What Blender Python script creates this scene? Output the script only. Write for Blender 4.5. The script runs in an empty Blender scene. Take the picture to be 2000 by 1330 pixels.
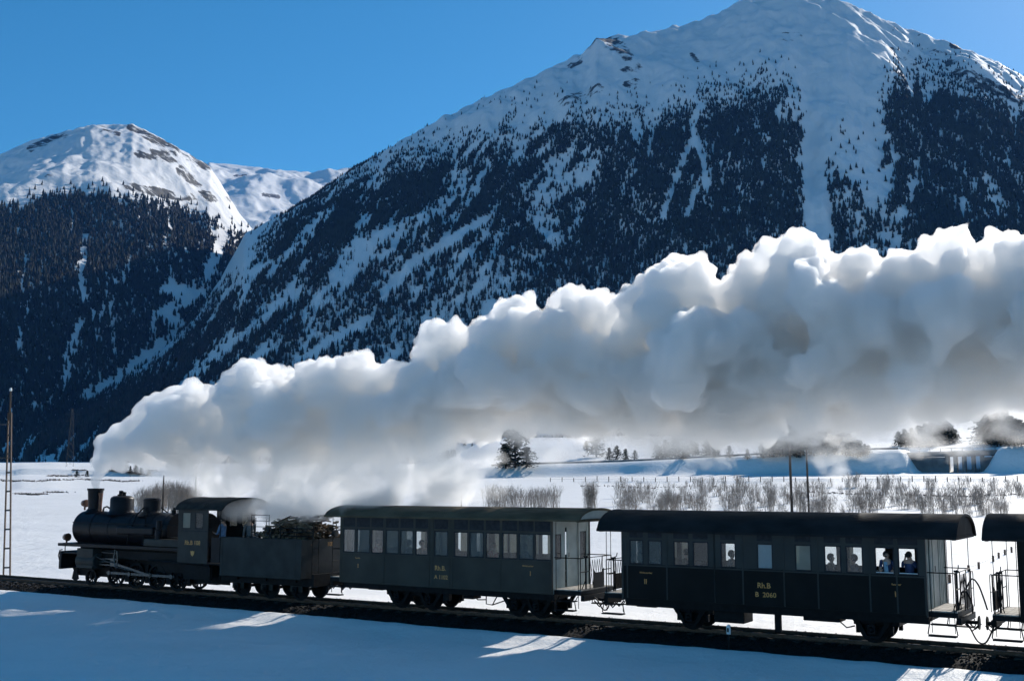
import bpy, bmesh, math, random
import numpy as np
from mathutils import Vector, Matrix

random.seed(7)
rng = np.random.default_rng(7)
scene = bpy.context.scene
COL = scene.collection

# ------------------------------------------------------------------ camera
F_PX, PITCH, CAM_H = 2192.2, 0.1267, 4.2865
cam_data = bpy.data.cameras.new("camera")
cam_data.sensor_width = 36.0
cam_data.lens = 36.0 * F_PX / 2000.0
cam_data.clip_start, cam_data.clip_end = 0.1, 40000.0
cam = bpy.data.objects.new("camera", cam_data)
COL.objects.link(cam)
cam.location = (0.0, 0.0, CAM_H)
cam.rotation_euler = (math.pi / 2 + PITCH, 0.0, 0.0)
scene.camera = cam

# ------------------------------------------------------------------ light
SUN_EL, SUN_AZ = math.radians(28.5), math.radians(34.5)      # azimuth clockwise from +Y
world = bpy.data.worlds.new("World")
scene.world = world
world.use_nodes = True
wn = world.node_tree
wn.nodes.clear()
sky = wn.nodes.new("ShaderNodeTexSky")
sky.sky_type = 'NISHITA'
sky.sun_disc = False
sky.sun_elevation = SUN_EL
sky.sun_rotation = SUN_AZ
sky.altitude = 1700.0
sky.air_density = 1.0
sky.dust_density = 0.5
sky.ozone_density = 5.0
hsv = wn.nodes.new("ShaderNodeHueSaturation")
hsv.inputs['Hue'].default_value = 0.485
hsv.inputs['Saturation'].default_value = 1.22
hsv.inputs['Value'].default_value = 1.0
bgn = wn.nodes.new("ShaderNodeBackground")
bgn.inputs['Strength'].default_value = 0.098
wo = wn.nodes.new("ShaderNodeOutputWorld")
wn.links.new(sky.outputs[0], hsv.inputs['Color'])
wn.links.new(hsv.outputs[0], bgn.inputs['Color'])
wn.links.new(bgn.outputs[0], wo.inputs['Surface'])

SUN_DIR = Vector((math.sin(SUN_AZ) * math.cos(SUN_EL), math.cos(SUN_AZ) * math.cos(SUN_EL), math.sin(SUN_EL)))
sun_data = bpy.data.lights.new("sun", 'SUN')
sun_data.energy = 4.6
sun_data.angle = math.radians(0.53)
sun_data.color = (1.0, 0.945, 0.87)
sun = bpy.data.objects.new("sun", sun_data)
COL.objects.link(sun)
sun.rotation_euler = SUN_DIR.to_track_quat('Z', 'Y').to_euler()
sun.location = SUN_DIR * 200

scene.view_settings.view_transform = 'Standard'
scene.view_settings.look = 'None'
scene.view_settings.exposure = 0.3
scene.view_settings.gamma = 1.0
scene.view_settings.use_curve_mapping = False
cy = scene.cycles
cy.use_denoising = True
cy.max_bounces = 20
cy.diffuse_bounces = 3
cy.glossy_bounces = 3
cy.transmission_bounces = 6
cy.transparent_max_bounces = 24
cy.volume_bounces = 18
cy.volume_step_rate = 1.0
cy.volume_max_steps = 256
cy.use_adaptive_sampling = True
cy.adaptive_threshold = 0.03

# ------------------------------------------------------------------ place geometry helpers
TH, TY = 0.5616, 36.907                  # heading of the track; distance of the near car side straight ahead
CP, SP, CT, ST = math.cos(PITCH), math.sin(PITCH), math.cos(TH), math.sin(TH)
HALF = 1.27
ORG = Vector((ST * HALF, TY + CT * HALF, 0.0))     # a point on the track centre line
AV = Vector((CT, -ST, 0.0))                        # along the track, to the rear of the train
BV = Vector((ST, CT, 0.0))                         # across the track, away from the road side


def ray(px, py):
    x = (px - 1000) / F_PX
    u = (665 - py) / F_PX
    return x, CP - u * SP, SP + u * CP


def AZ(px, py, off=0.0):
    """metres along the track and height of the photo point if it lies off metres behind the near car side"""
    dx, dy, dz = ray(px, py)
    ox, oy = off * ST, TY + off * CT
    det = CT * (-dy) - (-dx) * (-ST)
    a = ((-ox) * (-dy) - (-dx) * (-oy)) / det
    t = (CT * (-oy) - (-ST) * (-ox)) / det
    return a, CAM_H + t * dz


def A(px, py=1080, off=0.0):
    return AZ(px, py, off)[0]


def on_dist(px, py, Y):
    """world point seen at px,py at forward distance Y"""
    dx, dy, dz = ray(px, py)
    t = Y / dy
    return Vector((dx * t, Y, CAM_H + dz * t))


def azel(px, py):
    px = np.asarray(px, float); py = np.asarray(py, float)
    x = (px - 1000) / F_PX
    u = (665 - py) / F_PX
    dy = CP - u * SP
    dz = SP + u * CP
    return np.arctan2(x, dy), dz / np.hypot(x, dy)


def project(X, Y, Z):
    Z = Z - CAM_H
    d = Y * CP + Z * SP
    u = -Y * SP + Z * CP
    d = np.maximum(d, 0.01)
    return 1000 + F_PX * X / d, 665 - F_PX * u / d


# ------------------------------------------------------------------ numpy noise
_perm = np.random.default_rng(3).permutation(256)
_perm = np.concatenate([_perm, _perm, _perm])
_g = np.random.default_rng(4).normal(size=(256, 3))
_g /= np.linalg.norm(_g, axis=1)[:, None]


def perlin(x, y, z):
    xi = np.floor(x).astype(np.int64); yi = np.floor(y).astype(np.int64); zi = np.floor(z).astype(np.int64)
    xf, yf, zf = x - xi, y - yi, z - zi
    u = xf ** 3 * (xf * (xf * 6 - 15) + 10); v = yf ** 3 * (yf * (yf * 6 - 15) + 10); w = zf ** 3 * (zf * (zf * 6 - 15) + 10)
    out = 0.0
    for i in (0, 1):
        for j in (0, 1):
            for k in (0, 1):
                h = _perm[_perm[_perm[(xi + i) & 255] + ((yi + j) & 255)] + ((zi + k) & 255)]
                g = _g[h]
                d = g[..., 0] * (xf - i) + g[..., 1] * (yf - j) + g[..., 2] * (zf - k)
                out = out + (u if i else 1 - u) * (v if j else 1 - v) * (w if k else 1 - w) * d
    return out * 1.6


def fbm(x, y, z, octv=4, gain=0.5):
    s, a, n = 0.0, 1.0, 0.0
    for o in range(octv):
        f = 2.03 ** o
        s = s + a * perlin(x * f + 11.3 * o, y * f - 7.1 * o, z * f + 3.7 * o)
        n += a
        a *= gain
    return s / n


def ridged(x, y, z, octv=4, gain=0.5):
    s, a, n = 0.0, 1.0, 0.0
    for o in range(octv):
        f = 2.03 ** o
        s = s + a * (1 - 2 * np.abs(perlin(x * f + 5.3 * o, y * f + 9.1 * o, z * f - 2.7 * o)))
        n += a
        a *= gain
    return s / n


_jit = np.random.default_rng(5).random((256, 3))


def worley(P):
    """distance to the nearest jittered cell point"""
    C = np.floor(P).astype(np.int64)
    best = np.full(len(P), 9.0)
    for i in (-1, 0, 1):
        for j in (-1, 0, 1):
            for k in (-1, 0, 1):
                c = C + (i, j, k)
                h = _perm[_perm[_perm[c[:, 0] & 255] + (c[:, 1] & 255)] + (c[:, 2] & 255)]
                d = ((c + _jit[h] - P) ** 2).sum(1)
                best = np.minimum(best, d)
    return np.sqrt(best)


def sstep(a, b, x):
    t = np.clip((x - a) / (b - a), 0, 1)
    return t * t * (3 - 2 * t)


# ------------------------------------------------------------------ materials
def nd(t, kind, **kw):
    n = t.nodes.new(kind)
    for k, v in kw.items():
        setattr(n, k, v)
    return n


def mat(name, col, rough=0.6, metal=0.0, var=0.25, scale=3.0, bump=0.0, bscale=None, spec=0.5, stretch=(1, 1, 1), var2=None):
    m = bpy.data.materials.new(name)
    m.use_nodes = True
    t = m.node_tree
    b = t.nodes['Principled BSDF']
    b.inputs['Roughness'].default_value = rough
    b.inputs['Metallic'].default_value = metal
    b.inputs['Specular IOR Level'].default_value = spec
    tc = nd(t, 'ShaderNodeTexCoord')
    mp = nd(t, 'ShaderNodeMapping')
    mp.inputs['Scale'].default_value = stretch
    t.links.new(tc.outputs['Object'], mp.inputs['Vector'])
    n1 = nd(t, 'ShaderNodeTexNoise')
    n1.inputs['Scale'].default_value = scale
    n1.inputs['Detail'].default_value = 6
    t.links.new(mp.outputs[0], n1.inputs['Vector'])
    r = nd(t, 'ShaderNodeValToRGB')
    c = np.array(col[:3], float)
    lo, hi = c * (1 - var), c * (1 + var)
    if var2 is not None:
        hi = np.array(var2)
    r.color_ramp.elements[0].position = 0.35
    r.color_ramp.elements[1].position = 0.65
    r.color_ramp.elements[0].color = (*np.clip(lo, 0, 1), 1)
    r.color_ramp.elements[1].color = (*np.clip(hi, 0, 1), 1)
    t.links.new(n1.outputs['Fac'], r.inputs[0])
    t.links.new(r.outputs[0], b.inputs['Base Color'])
    if bump:
        n2 = nd(t, 'ShaderNodeTexNoise')
        n2.inputs['Scale'].default_value = bscale or scale * 6
        n2.inputs['Detail'].default_value = 5
        t.links.new(mp.outputs[0], n2.inputs['Vector'])
        bp = nd(t, 'ShaderNodeBump')
        bp.inputs['Strength'].default_value = 1.0
        bp.inputs['Distance'].default_value = bump
        t.links.new(n2.outputs['Fac'], bp.inputs['Height'])
        t.links.new(bp.outputs[0], b.inputs['Normal'])
    return m


def volume_mat(name, dens, col=(1, 1, 1), aniso=0.2):
    m = bpy.data.materials.new(name)
    m.use_nodes = True
    t = m.node_tree
    t.nodes.clear()
    o = nd(t, 'ShaderNodeOutputMaterial')
    v = nd(t, 'ShaderNodeVolumePrincipled')
    v.inputs['Color'].default_value = (*col, 1)
    v.inputs['Density'].default_value = dens
    v.inputs['Anisotropy'].default_value = aniso
    v.inputs['Density Attribute'].default_value = ''
    t.links.new(v.outputs[0], o.inputs['Volume'])
    return m


# ------------------------------------------------------------------ mesh building
def tag(o, label=None, cat=None, group=None, kind=None):
    if label: o['label'] = label
    if cat: o['category'] = cat
    if group: o['group'] = group
    if kind: o['kind'] = kind
    return o


def np_mesh(name, V, Fc, mt, parent=None, smooth=True, quads=True):
    me = bpy.data.meshes.new(name)
    V = np.asarray(V, np.float32); Fc = np.asarray(Fc, np.int32)
    k = Fc.shape[1]
    me.vertices.add(len(V)); me.vertices.foreach_set('co', V.ravel())
    me.loops.add(Fc.size); me.loops.foreach_set('vertex_index', Fc.ravel())
    me.polygons.add(len(Fc))
    me.polygons.foreach_set('loop_start', np.arange(0, Fc.size, k, dtype=np.int32))
    me.polygons.foreach_set('loop_total', np.full(len(Fc), k, np.int32))
    me.polygons.foreach_set('use_smooth', np.full(len(Fc), smooth))
    me.update(calc_edges=True)
    for q in (mt if isinstance(mt, (list, tuple)) else [mt]):
        me.materials.append(q)
    o = bpy.data.objects.new(name, me)
    COL.objects.link(o)
    if parent: o.parent = parent
    return o


class M:
    """collects simple solids; build() links them as one mesh"""
    def __init__(self):
        self.v, self.f, self.s = [], [], []

    def add(self, vs, fs, smooth=False):
        n = len(self.v)
        self.v += [tuple(p) for p in vs]
        for f in fs:
            self.f.append(tuple(i + n for i in f)); self.s.append(smooth)
        return self

    def box(self, x0, x1, y0, y1, z0, z1):
        x0, x1 = min(x0, x1), max(x0, x1); y0, y1 = min(y0, y1), max(y0, y1); z0, z1 = min(z0, z1), max(z0, z1)
        vs = [(x0, y0, z0), (x1, y0, z0), (x1, y1, z0), (x0, y1, z0), (x0, y0, z1), (x1, y0, z1), (x1, y1, z1), (x0, y1, z1)]
        return self.add(vs, [(0, 3, 2, 1), (4, 5, 6, 7), (0, 1, 5, 4), (1, 2, 6, 5), (2, 3, 7, 6), (3, 0, 4, 7)])

    def cbox(self, c, s, rot=None):
        hx, hy, hz = s[0] / 2, s[1] / 2, s[2] / 2
        vs = [Vector((i * hx, j * hy, k * hz)) for k in (-1, 1) for i, j in ((-1, -1), (1, -1), (1, 1), (-1, 1))]
        if rot is not None:
            vs = [rot @ v for v in vs]
        vs = [v + Vector(c) for v in vs]
        return self.add(vs, [(0, 3, 2, 1), (4, 5, 6, 7), (0, 1, 5, 4), (1, 2, 6, 5), (2, 3, 7, 6), (3, 0, 4, 7)])

    def tube(self, pts, r, n=8, cap=True, r2=None):
        pts = [Vector(p) for p in pts]
        m = len(pts)
        rs = [r if r2 is None else r + (r2 - r) * i / (m - 1) for i in range(m)]
        vs = []
        up = None
        for i, p in enumerate(pts):
            d = (pts[min(i + 1, m - 1)] - pts[max(i - 1, 0)]).normalized()
            if up is None:
                up = d.orthogonal().normalized()
            up = (up - d * up.dot(d))
            up = up.normalized() if up.length > 1e-6 else d.orthogonal().normalized()
            w = d.cross(up)
            for k in range(n):
                a = 2 * math.pi * k / n
                vs.append(p + (up * math.cos(a) + w * math.sin(a)) * rs[i])
        fs = []
        for i in range(m - 1):
            for k in range(n):
                k2 = (k + 1) % n
                fs.append((i * n + k, i * n + k2, (i + 1) * n + k2, (i + 1) * n + k))
        self.add(vs, fs, n > 5)
        if cap:
            b = len(self.v) - len(vs)
            self.f.append(tuple(b + k for k in range(n - 1, -1, -1))); self.s.append(False)
            self.f.append(tuple(b + (m - 1) * n + k for k in range(n))); self.s.append(False)
        return self

    def lathe(self, prof, c, axis='Z', n=20):
        """prof: (radius, height) list along the axis from c"""
        vs, fs = [], []
        for r, h in prof:
            for k in range(n):
                a = 2 * math.pi * k / n
                q = (r * math.cos(a), r * math.sin(a), h)
                if axis == 'X': q = (q[2], q[0], q[1])
                if axis == 'Y': q = (q[0], q[2], q[1])
                vs.append((q[0] + c[0], q[1] + c[1], q[2] + c[2]))
        for i in range(len(prof) - 1):
            for k in range(n):
                k2 = (k + 1) % n
                fs.append((i * n + k, i * n + k2, (i + 1) * n + k2, (i + 1) * n + k))
        self.add(vs, fs, True)
        return self

    def prism(self, poly, x0, x1, axis='X'):
        """poly in the plane across the axis: (y,z) for X, (x,z) for Y, (x,y) for Z"""
        n = len(poly)
        def P(p, t):
            return (t, p[0], p[1]) if axis == 'X' else ((p[0], t, p[1]) if axis == 'Y' else (p[0], p[1], t))
        vs = [P(p, x0) for p in poly] + [P(p, x1) for p in poly]
        fs = [(k, (k + 1) % n, n + (k + 1) % n, n + k) for k in range(n)]
        fs += [tuple(range(n - 1, -1, -1)), tuple(range(n, 2 * n))]
        return self.add(vs, fs)

    def ball(self, c, r, sx=1, sy=1, sz=1, n=10, m=7):
        prof = []
        vs, fs = [], []
        for i in range(m + 1):
            t = math.pi * i / m
            for k in range(n):
                a = 2 * math.pi * k / n
                vs.append((c[0] + r * sx * math.sin(t) * math.cos(a), c[1] + r * sy * math.sin(t) * math.sin(a), c[2] - r * sz * math.cos(t)))
        for i in range(m):
            for k in range(n):
                k2 = (k + 1) % n
                fs.append((i * n + k, i * n + k2, (i + 1) * n + k2, (i + 1) * n + k))
        return self.add(vs, fs, True)

    def build(self, name, mt, parent=None, org=None, bevel=0.0):
        me = bpy.data.meshes.new(name)
        o0 = Vector(org) if org is not None else (Vector(parent['_org']) if parent is not None and '_org' in parent else Vector((0, 0, 0)))
        me.from_pydata([tuple(Vector(p) - o0) for p in self.v], [], self.f)
        bm = bmesh.new(); bm.from_mesh(me)
        bmesh.ops.remove_doubles(bm, verts=bm.verts, dist=1e-6) if any(self.s) else None
        bmesh.ops.recalc_face_normals(bm, faces=bm.faces)
        bm.to_mesh(me); bm.free()
        if any(self.s):
            me.polygons.foreach_set('use_smooth', [True] * len(me.polygons))
            me.set_sharp_from_angle(angle=math.radians(35))
        me.materials.append(mt)
        o = bpy.data.objects.new(name, me)
        COL.objects.link(o)
        if parent is not None:
            o.parent = parent
            if '_org' in parent: o['_org'] = parent['_org']
        if bevel:
            b = o.modifiers.new('bevel', 'BEVEL'); b.width = bevel; b.segments = 2; b.limit_method = 'ANGLE'
        return o


def empty(name, loc, rz=0.0, label=None, cat=None, group=None):
    o = bpy.data.objects.new(name, None)
    COL.objects.link(o)
    o.location = loc
    o.rotation_euler = (0, 0, rz)
    return tag(o, label, cat, group)


def rail_root(name, a0, label, cat, group=None, off=0.0, z=0.0):
    """Empty on the track; children are modelled in metres along (a), across (y, + is away) and up"""
    o = empty(name, ORG + AV * a0 + BV * off + Vector((0, 0, z)), -TH, label, cat, group)
    o['_org'] = (a0, off, z)
    return o


def copy_tree(o, parent=None):
    c = o.copy()
    COL.objects.link(c)
    c.parent = parent
    for ch in list(o.children):
        copy_tree(ch, c)
    return c


_font_cache = {}
def text_part(name, s, size, x, z, y, mt, parent, squash=1.0):
    """flat painted lettering on the near side, centred at x"""
    cu = bpy.data.curves.new(name, 'FONT')
    cu.body = s; cu.size = size; cu.align_x = 'CENTER'; cu.align_y = 'CENTER'; cu.extrude = 0.002
    cu.resolution_u = 3
    cu.offset = size * 0.012
    tmp = bpy.data.objects.new(name, cu)
    COL.objects.link(tmp)
    dg = bpy.context.evaluated_depsgraph_get()
    me = bpy.data.meshes.new_from_object(tmp.evaluated_get(dg))
    bpy.data.objects.remove(tmp)
    o0 = Vector(parent['_org'])
    co = np.empty(len(me.vertices) * 3, np.float32); me.vertices.foreach_get('co', co)
    co = co.reshape(-1, 3)
    out = np.stack([co[:, 0] * squash + x - o0[0], -co[:, 2] + y - o0[1], co[:, 1] + z - o0[2]], 1)
    me.vertices.foreach_set('co', out.ravel().astype(np.float32)); me.update()
    me.materials.clear(); me.materials.append(mt)
    o = bpy.data.objects.new(name, me)
    COL.objects.link(o); o.parent = parent
    return o
# ================================================================== terrain
def curve(pts):
    p = np.array(pts, float)
    return lambda x: np.interp(x, p[:, 0], p[:, 1])


def seg_mask(px, py, pts, w):
    """1 on the polyline, falling to 0 at w pixels"""
    best = np.full(np.shape(px), 1e9)
    for (x0, y0), (x1, y1) in zip(pts[:-1], pts[1:]):
        dx, dy = x1 - x0, y1 - y0
        t = np.clip(((px - x0) * dx + (py - y0) * dy) / (dx * dx + dy * dy + 1e-9), 0, 1)
        d = np.hypot(px - x0 - t * dx, py - y0 - t * dy)
        best = np.minimum(best, d)
    return 1 - sstep(w * 0.55, w * 1.25, best)


def snow_rock_mat():
    m = bpy.data.materials.new("mountain_snow")
    m.use_nodes = True
    t = m.node_tree
    b = t.nodes['Principled BSDF']
    b.inputs['Roughness'].default_value = 0.75
    b.inputs['Specular IOR Level'].default_value = 0.15
    at = nd(t, 'ShaderNodeAttribute', attribute_name='rock')
    geo = nd(t, 'ShaderNodeNewGeometry')
    n1 = nd(t, 'ShaderNodeTexNoise'); n1.inputs['Scale'].default_value = 0.035; n1.inputs['Detail'].default_value = 7; n1.inputs['Roughness'].default_value = 0.65
    t.links.new(geo.outputs['Position'], n1.inputs['Vector'])
    s = nd(t, 'ShaderNodeMath', operation='ADD'); t.links.new(at.outputs['Fac'], s.inputs[0]); t.links.new(n1.outputs['Fac'], s.inputs[1])
    r = nd(t, 'ShaderNodeMapRange'); r.inputs['From Min'].default_value = 1.0; r.inputs['From Max'].default_value = 1.1
    t.links.new(s.outputs[0], r.inputs['Value'])
    n2 = nd(t, 'ShaderNodeTexNoise'); n2.inputs['Scale'].default_value = 0.12; n2.inputs['Detail'].default_value = 5
    t.links.new(geo.outputs['Position'], n2.inputs['Vector'])
    rc = nd(t, 'ShaderNodeValToRGB')
    rc.color_ramp.elements[0].position = 0.35; rc.color_ramp.elements[0].color = (0.035, 0.038, 0.035, 1)
    rc.color_ramp.elements[1].position = 0.7; rc.color_ramp.elements[1].color = (0.085, 0.08, 0.072, 1)
    t.links.new(n2.outputs['Fac'], rc.inputs[0])
    mx = nd(t, 'ShaderNodeMix', data_type='RGBA')
    mx.inputs[6].default_value = (0.80, 0.79, 0.775, 1)
    t.links.new(r.outputs[0], mx.inputs[0]); t.links.new(rc.outputs[0], mx.inputs[7])
    t.links.new(mx.outputs[2], b.inputs['Base Color'])
    n3 = nd(t, 'ShaderNodeTexNoise'); n3.inputs['Scale'].default_value = 0.02; n3.inputs['Detail'].default_value = 8; n3.inputs['Roughness'].default_value = 0.6
    t.links.new(geo.outputs['Position'], n3.inputs['Vector'])
    bp = nd(t, 'ShaderNodeBump'); bp.inputs['Distance'].default_value = 9.0; bp.inputs['Strength'].default_value = 0.55
    t.links.new(n3.outputs['Fac'], bp.inputs['Height']); t.links.new(bp.outputs[0], b.inputs['Normal'])
    return m


MAT_MTN = snow_rock_mat()


def ground_z(X, Y):
    """valley floor; flat by the track, then rising gently; a road bank with a terrace behind it on the right"""
    r = np.hypot(X, Y)
    az = np.arctan2(X, Y)
    z = -0.35 + 0.032 * np.clip(r - 75, 0, 225) + 0.0185 * np.clip(r - 300, 0, None)
    px, _ = project(X, Y, X * 0 + 6.0)
    wob = 5 * fbm(px * 0.004, px * 0, px * 0 + 3.3, 3)
    z = z + 1.3 * sstep(274.8, 276.2, r + wob) * (1 - sstep(800, 950, px))
    z = z + 0.30 * sstep(189, 190.6, r + wob) * (sstep(20, 45, px) * (1 - sstep(90, 160, px)) + sstep(1450, 1560, px))
    z = z + 0.45 * sstep(338, 342, r + 2 * wob) * sstep(60, 110, px) * (1 - sstep(200, 420, px))
    z = z + 0.45 * sstep(222, 225, r - wob * 1.5) * sstep(1100, 1200, px)
    z = z + 0.10 * fbm(X * 0.05, Y * 0.05, 0 * X + 1.5, 3) * sstep(60, 120, r) + 0.5 * fbm(X * 0.012, Y * 0.02, 0 * X + 4.5, 3) * sstep(110, 250, r)
    return z


def bank_z(X, Y):
    px, _ = project(X, Y, X * 0 + 8.0)
    r = np.hypot(X, Y)
    z = ground_z(X, Y)
    crest_py = curve([(860, 934), (940, 918), (1000, 914), (1200, 909), (1500, 895), (1700, 888), (1800, 887), (2000, 884), (2600, 860)])(px)
    toe_r = 262 + 10 * fbm(px * 0.004, px * 0, px * 0 + 9.1, 2)
    crest_r = toe_r + 9
    crest_z = CAM_H + (950 - crest_py) / F_PX * crest_r
    hgt = np.maximum(crest_z - z, 0) * sstep(840, 960, px)
    up = sstep(0, 1, (r - toe_r) / 9.0)
    gap = sstep(1762, 1800, px) * (1 - sstep(1915, 1960, px))
    behind = np.clip(r - crest_r - 9, 0, 600)
    right = sstep(1350, 2000, px)
    terr = behind * (0.035 + 0.03 * right) + 3.0 * sstep(10, 60, behind) * (0.6 + fbm(X * 0.011, Y * 0.02, X * 0 + 2.2, 4)) * sstep(900, 1100, px)
    near_gap = gap * (1 - sstep(10, 34, r - toe_r))
    return z + (hgt * (1 - near_gap)) * up + terr * sstep(840, 960, px) * up


# --- snow by the track and out over the valley: one sheet to the foot of the hills
def snow_mat(name, sc, dist):
    m = bpy.data.materials.new(name)
    m.use_nodes = True
    t = m.node_tree
    b = t.nodes['Principled BSDF']
    b.inputs['Roughness'].default_value = 0.6
    b.inputs['Specular IOR Level'].default_value = 0.25
    geo = nd(t, 'ShaderNodeNewGeometry')
    n1 = nd(t, 'ShaderNodeTexNoise'); n1.inputs['Scale'].default_value = 0.25; n1.inputs['Detail'].default_value = 6
    t.links.new(geo.outputs['Position'], n1.inputs['Vector'])
    r = nd(t, 'ShaderNodeValToRGB')
    r.color_ramp.elements[0].position = 0.3; r.color_ramp.elements[0].color = (0.83, 0.815, 0.79, 1)
    r.color_ramp.elements[1].position = 0.7; r.color_ramp.elements[1].color = (0.90, 0.885, 0.86, 1)
    t.links.new(n1.outputs['Fac'], r.inputs[0]); t.links.new(r.outputs[0], b.inputs['Base Color'])
    n2 = nd(t, 'ShaderNodeTexNoise'); n2.inputs['Scale'].default_value = sc; n2.inputs['Detail'].default_value = 8; n2.inputs['Roughness'].default_value = 0.62
    t.links.new(geo.outputs['Position'], n2.inputs['Vector'])
    bp = nd(t, 'ShaderNodeBump'); bp.inputs['Distance'].default_value = dist; bp.inputs['Strength'].default_value = 1.0
    n4 = nd(t, 'ShaderNodeTexNoise'); n4.inputs['Scale'].default_value = 14.0; n4.inputs['Detail'].default_value = 6; n4.inputs['Roughness'].default_value = 0.7
    t.links.new(geo.outputs['Position'], n4.inputs['Vector'])
    ma = nd(t, 'ShaderNodeMath', operation='MULTIPLY_ADD'); ma.inputs[1].default_value = 0.16
    t.links.new(n4.outputs['Fac'], ma.inputs[0]); t.links.new(n2.outputs['Fac'], ma.inputs[2])
    t.links.new(ma.outputs[0], bp.inputs['Height']); t.links.new(bp.outputs[0], b.inputs['Normal'])
    return m


MAT_SNOW = snow_mat("snow", 1.3, 0.12)


def polar_grid(phi, rr):
    PH, R = np.meshgrid(phi, rr)
    X = R * np.sin(PH); Y = R * np.cos(PH)
    n, k = R.shape
    idx = np.arange(n * k).reshape(n, k)
    Fc = np.stack([idx[:-1, :-1], idx[:-1, 1:], idx[1:, 1:], idx[1:, :-1]], -1).reshape(-1, 4)
    return X, Y, Fc


phi = np.concatenate([np.linspace(-math.pi, -0.62, 50)[:-1], np.linspace(-0.60, 0.60, 330), np.linspace(0.62, math.pi, 50)[1:]])
rr = np.concatenate([[0.0], np.geomspace(4, 22, 16), np.linspace(22.5, 75, 105), np.geomspace(76, 340, 240), np.geomspace(345, 6500, 34)])
X, Y, Fc = polar_grid(phi, rr)
Z = np.where(np.abs(np.arctan2(X, Y)) < 1.6, bank_z(X, Y), -0.35)
# along the track: perpendicular distance from the centre line
perp = (X - ORG.x) * BV.x + (Y - ORG.y) * BV.y
along = (X - ORG.x) * AV.x + (Y - ORG.y) * AV.y
near = sstep(3.2, 5.5, np.abs(perp))
micro = 0.05 * fbm(X * 0.6, Y * 0.6, X * 0 + 0.3, 4) + 0.12 * fbm(X * 0.13, Y * 0.13, X * 0 + 0.9, 3)
flat = np.hypot(X, Y) < 130
Z = np.where(flat, Z + micro * (0.3 + 0.7 * near), Z)
# snow edge beside the ballast on the road side stands a little higher
lip = np.exp(-((perp + 3.1) / 0.7) ** 2)
Z = np.where(flat, Z + lip * (0.17 + 0.05 * fbm(along * 0.9, perp * 0.9, X * 0, 3)), Z)
# the bed of the track lies in a shallow trough
Z = np.where(np.abs(perp) < 2.0, np.minimum(Z, -0.42), Z)
# dark run-off lines and the sunk path on the valley floor
snow = np_mesh("snow_ground", np.stack([X, Y, Z], -1).reshape(-1, 3), Fc, MAT_SNOW)
tag(snow, kind='structure')


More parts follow.
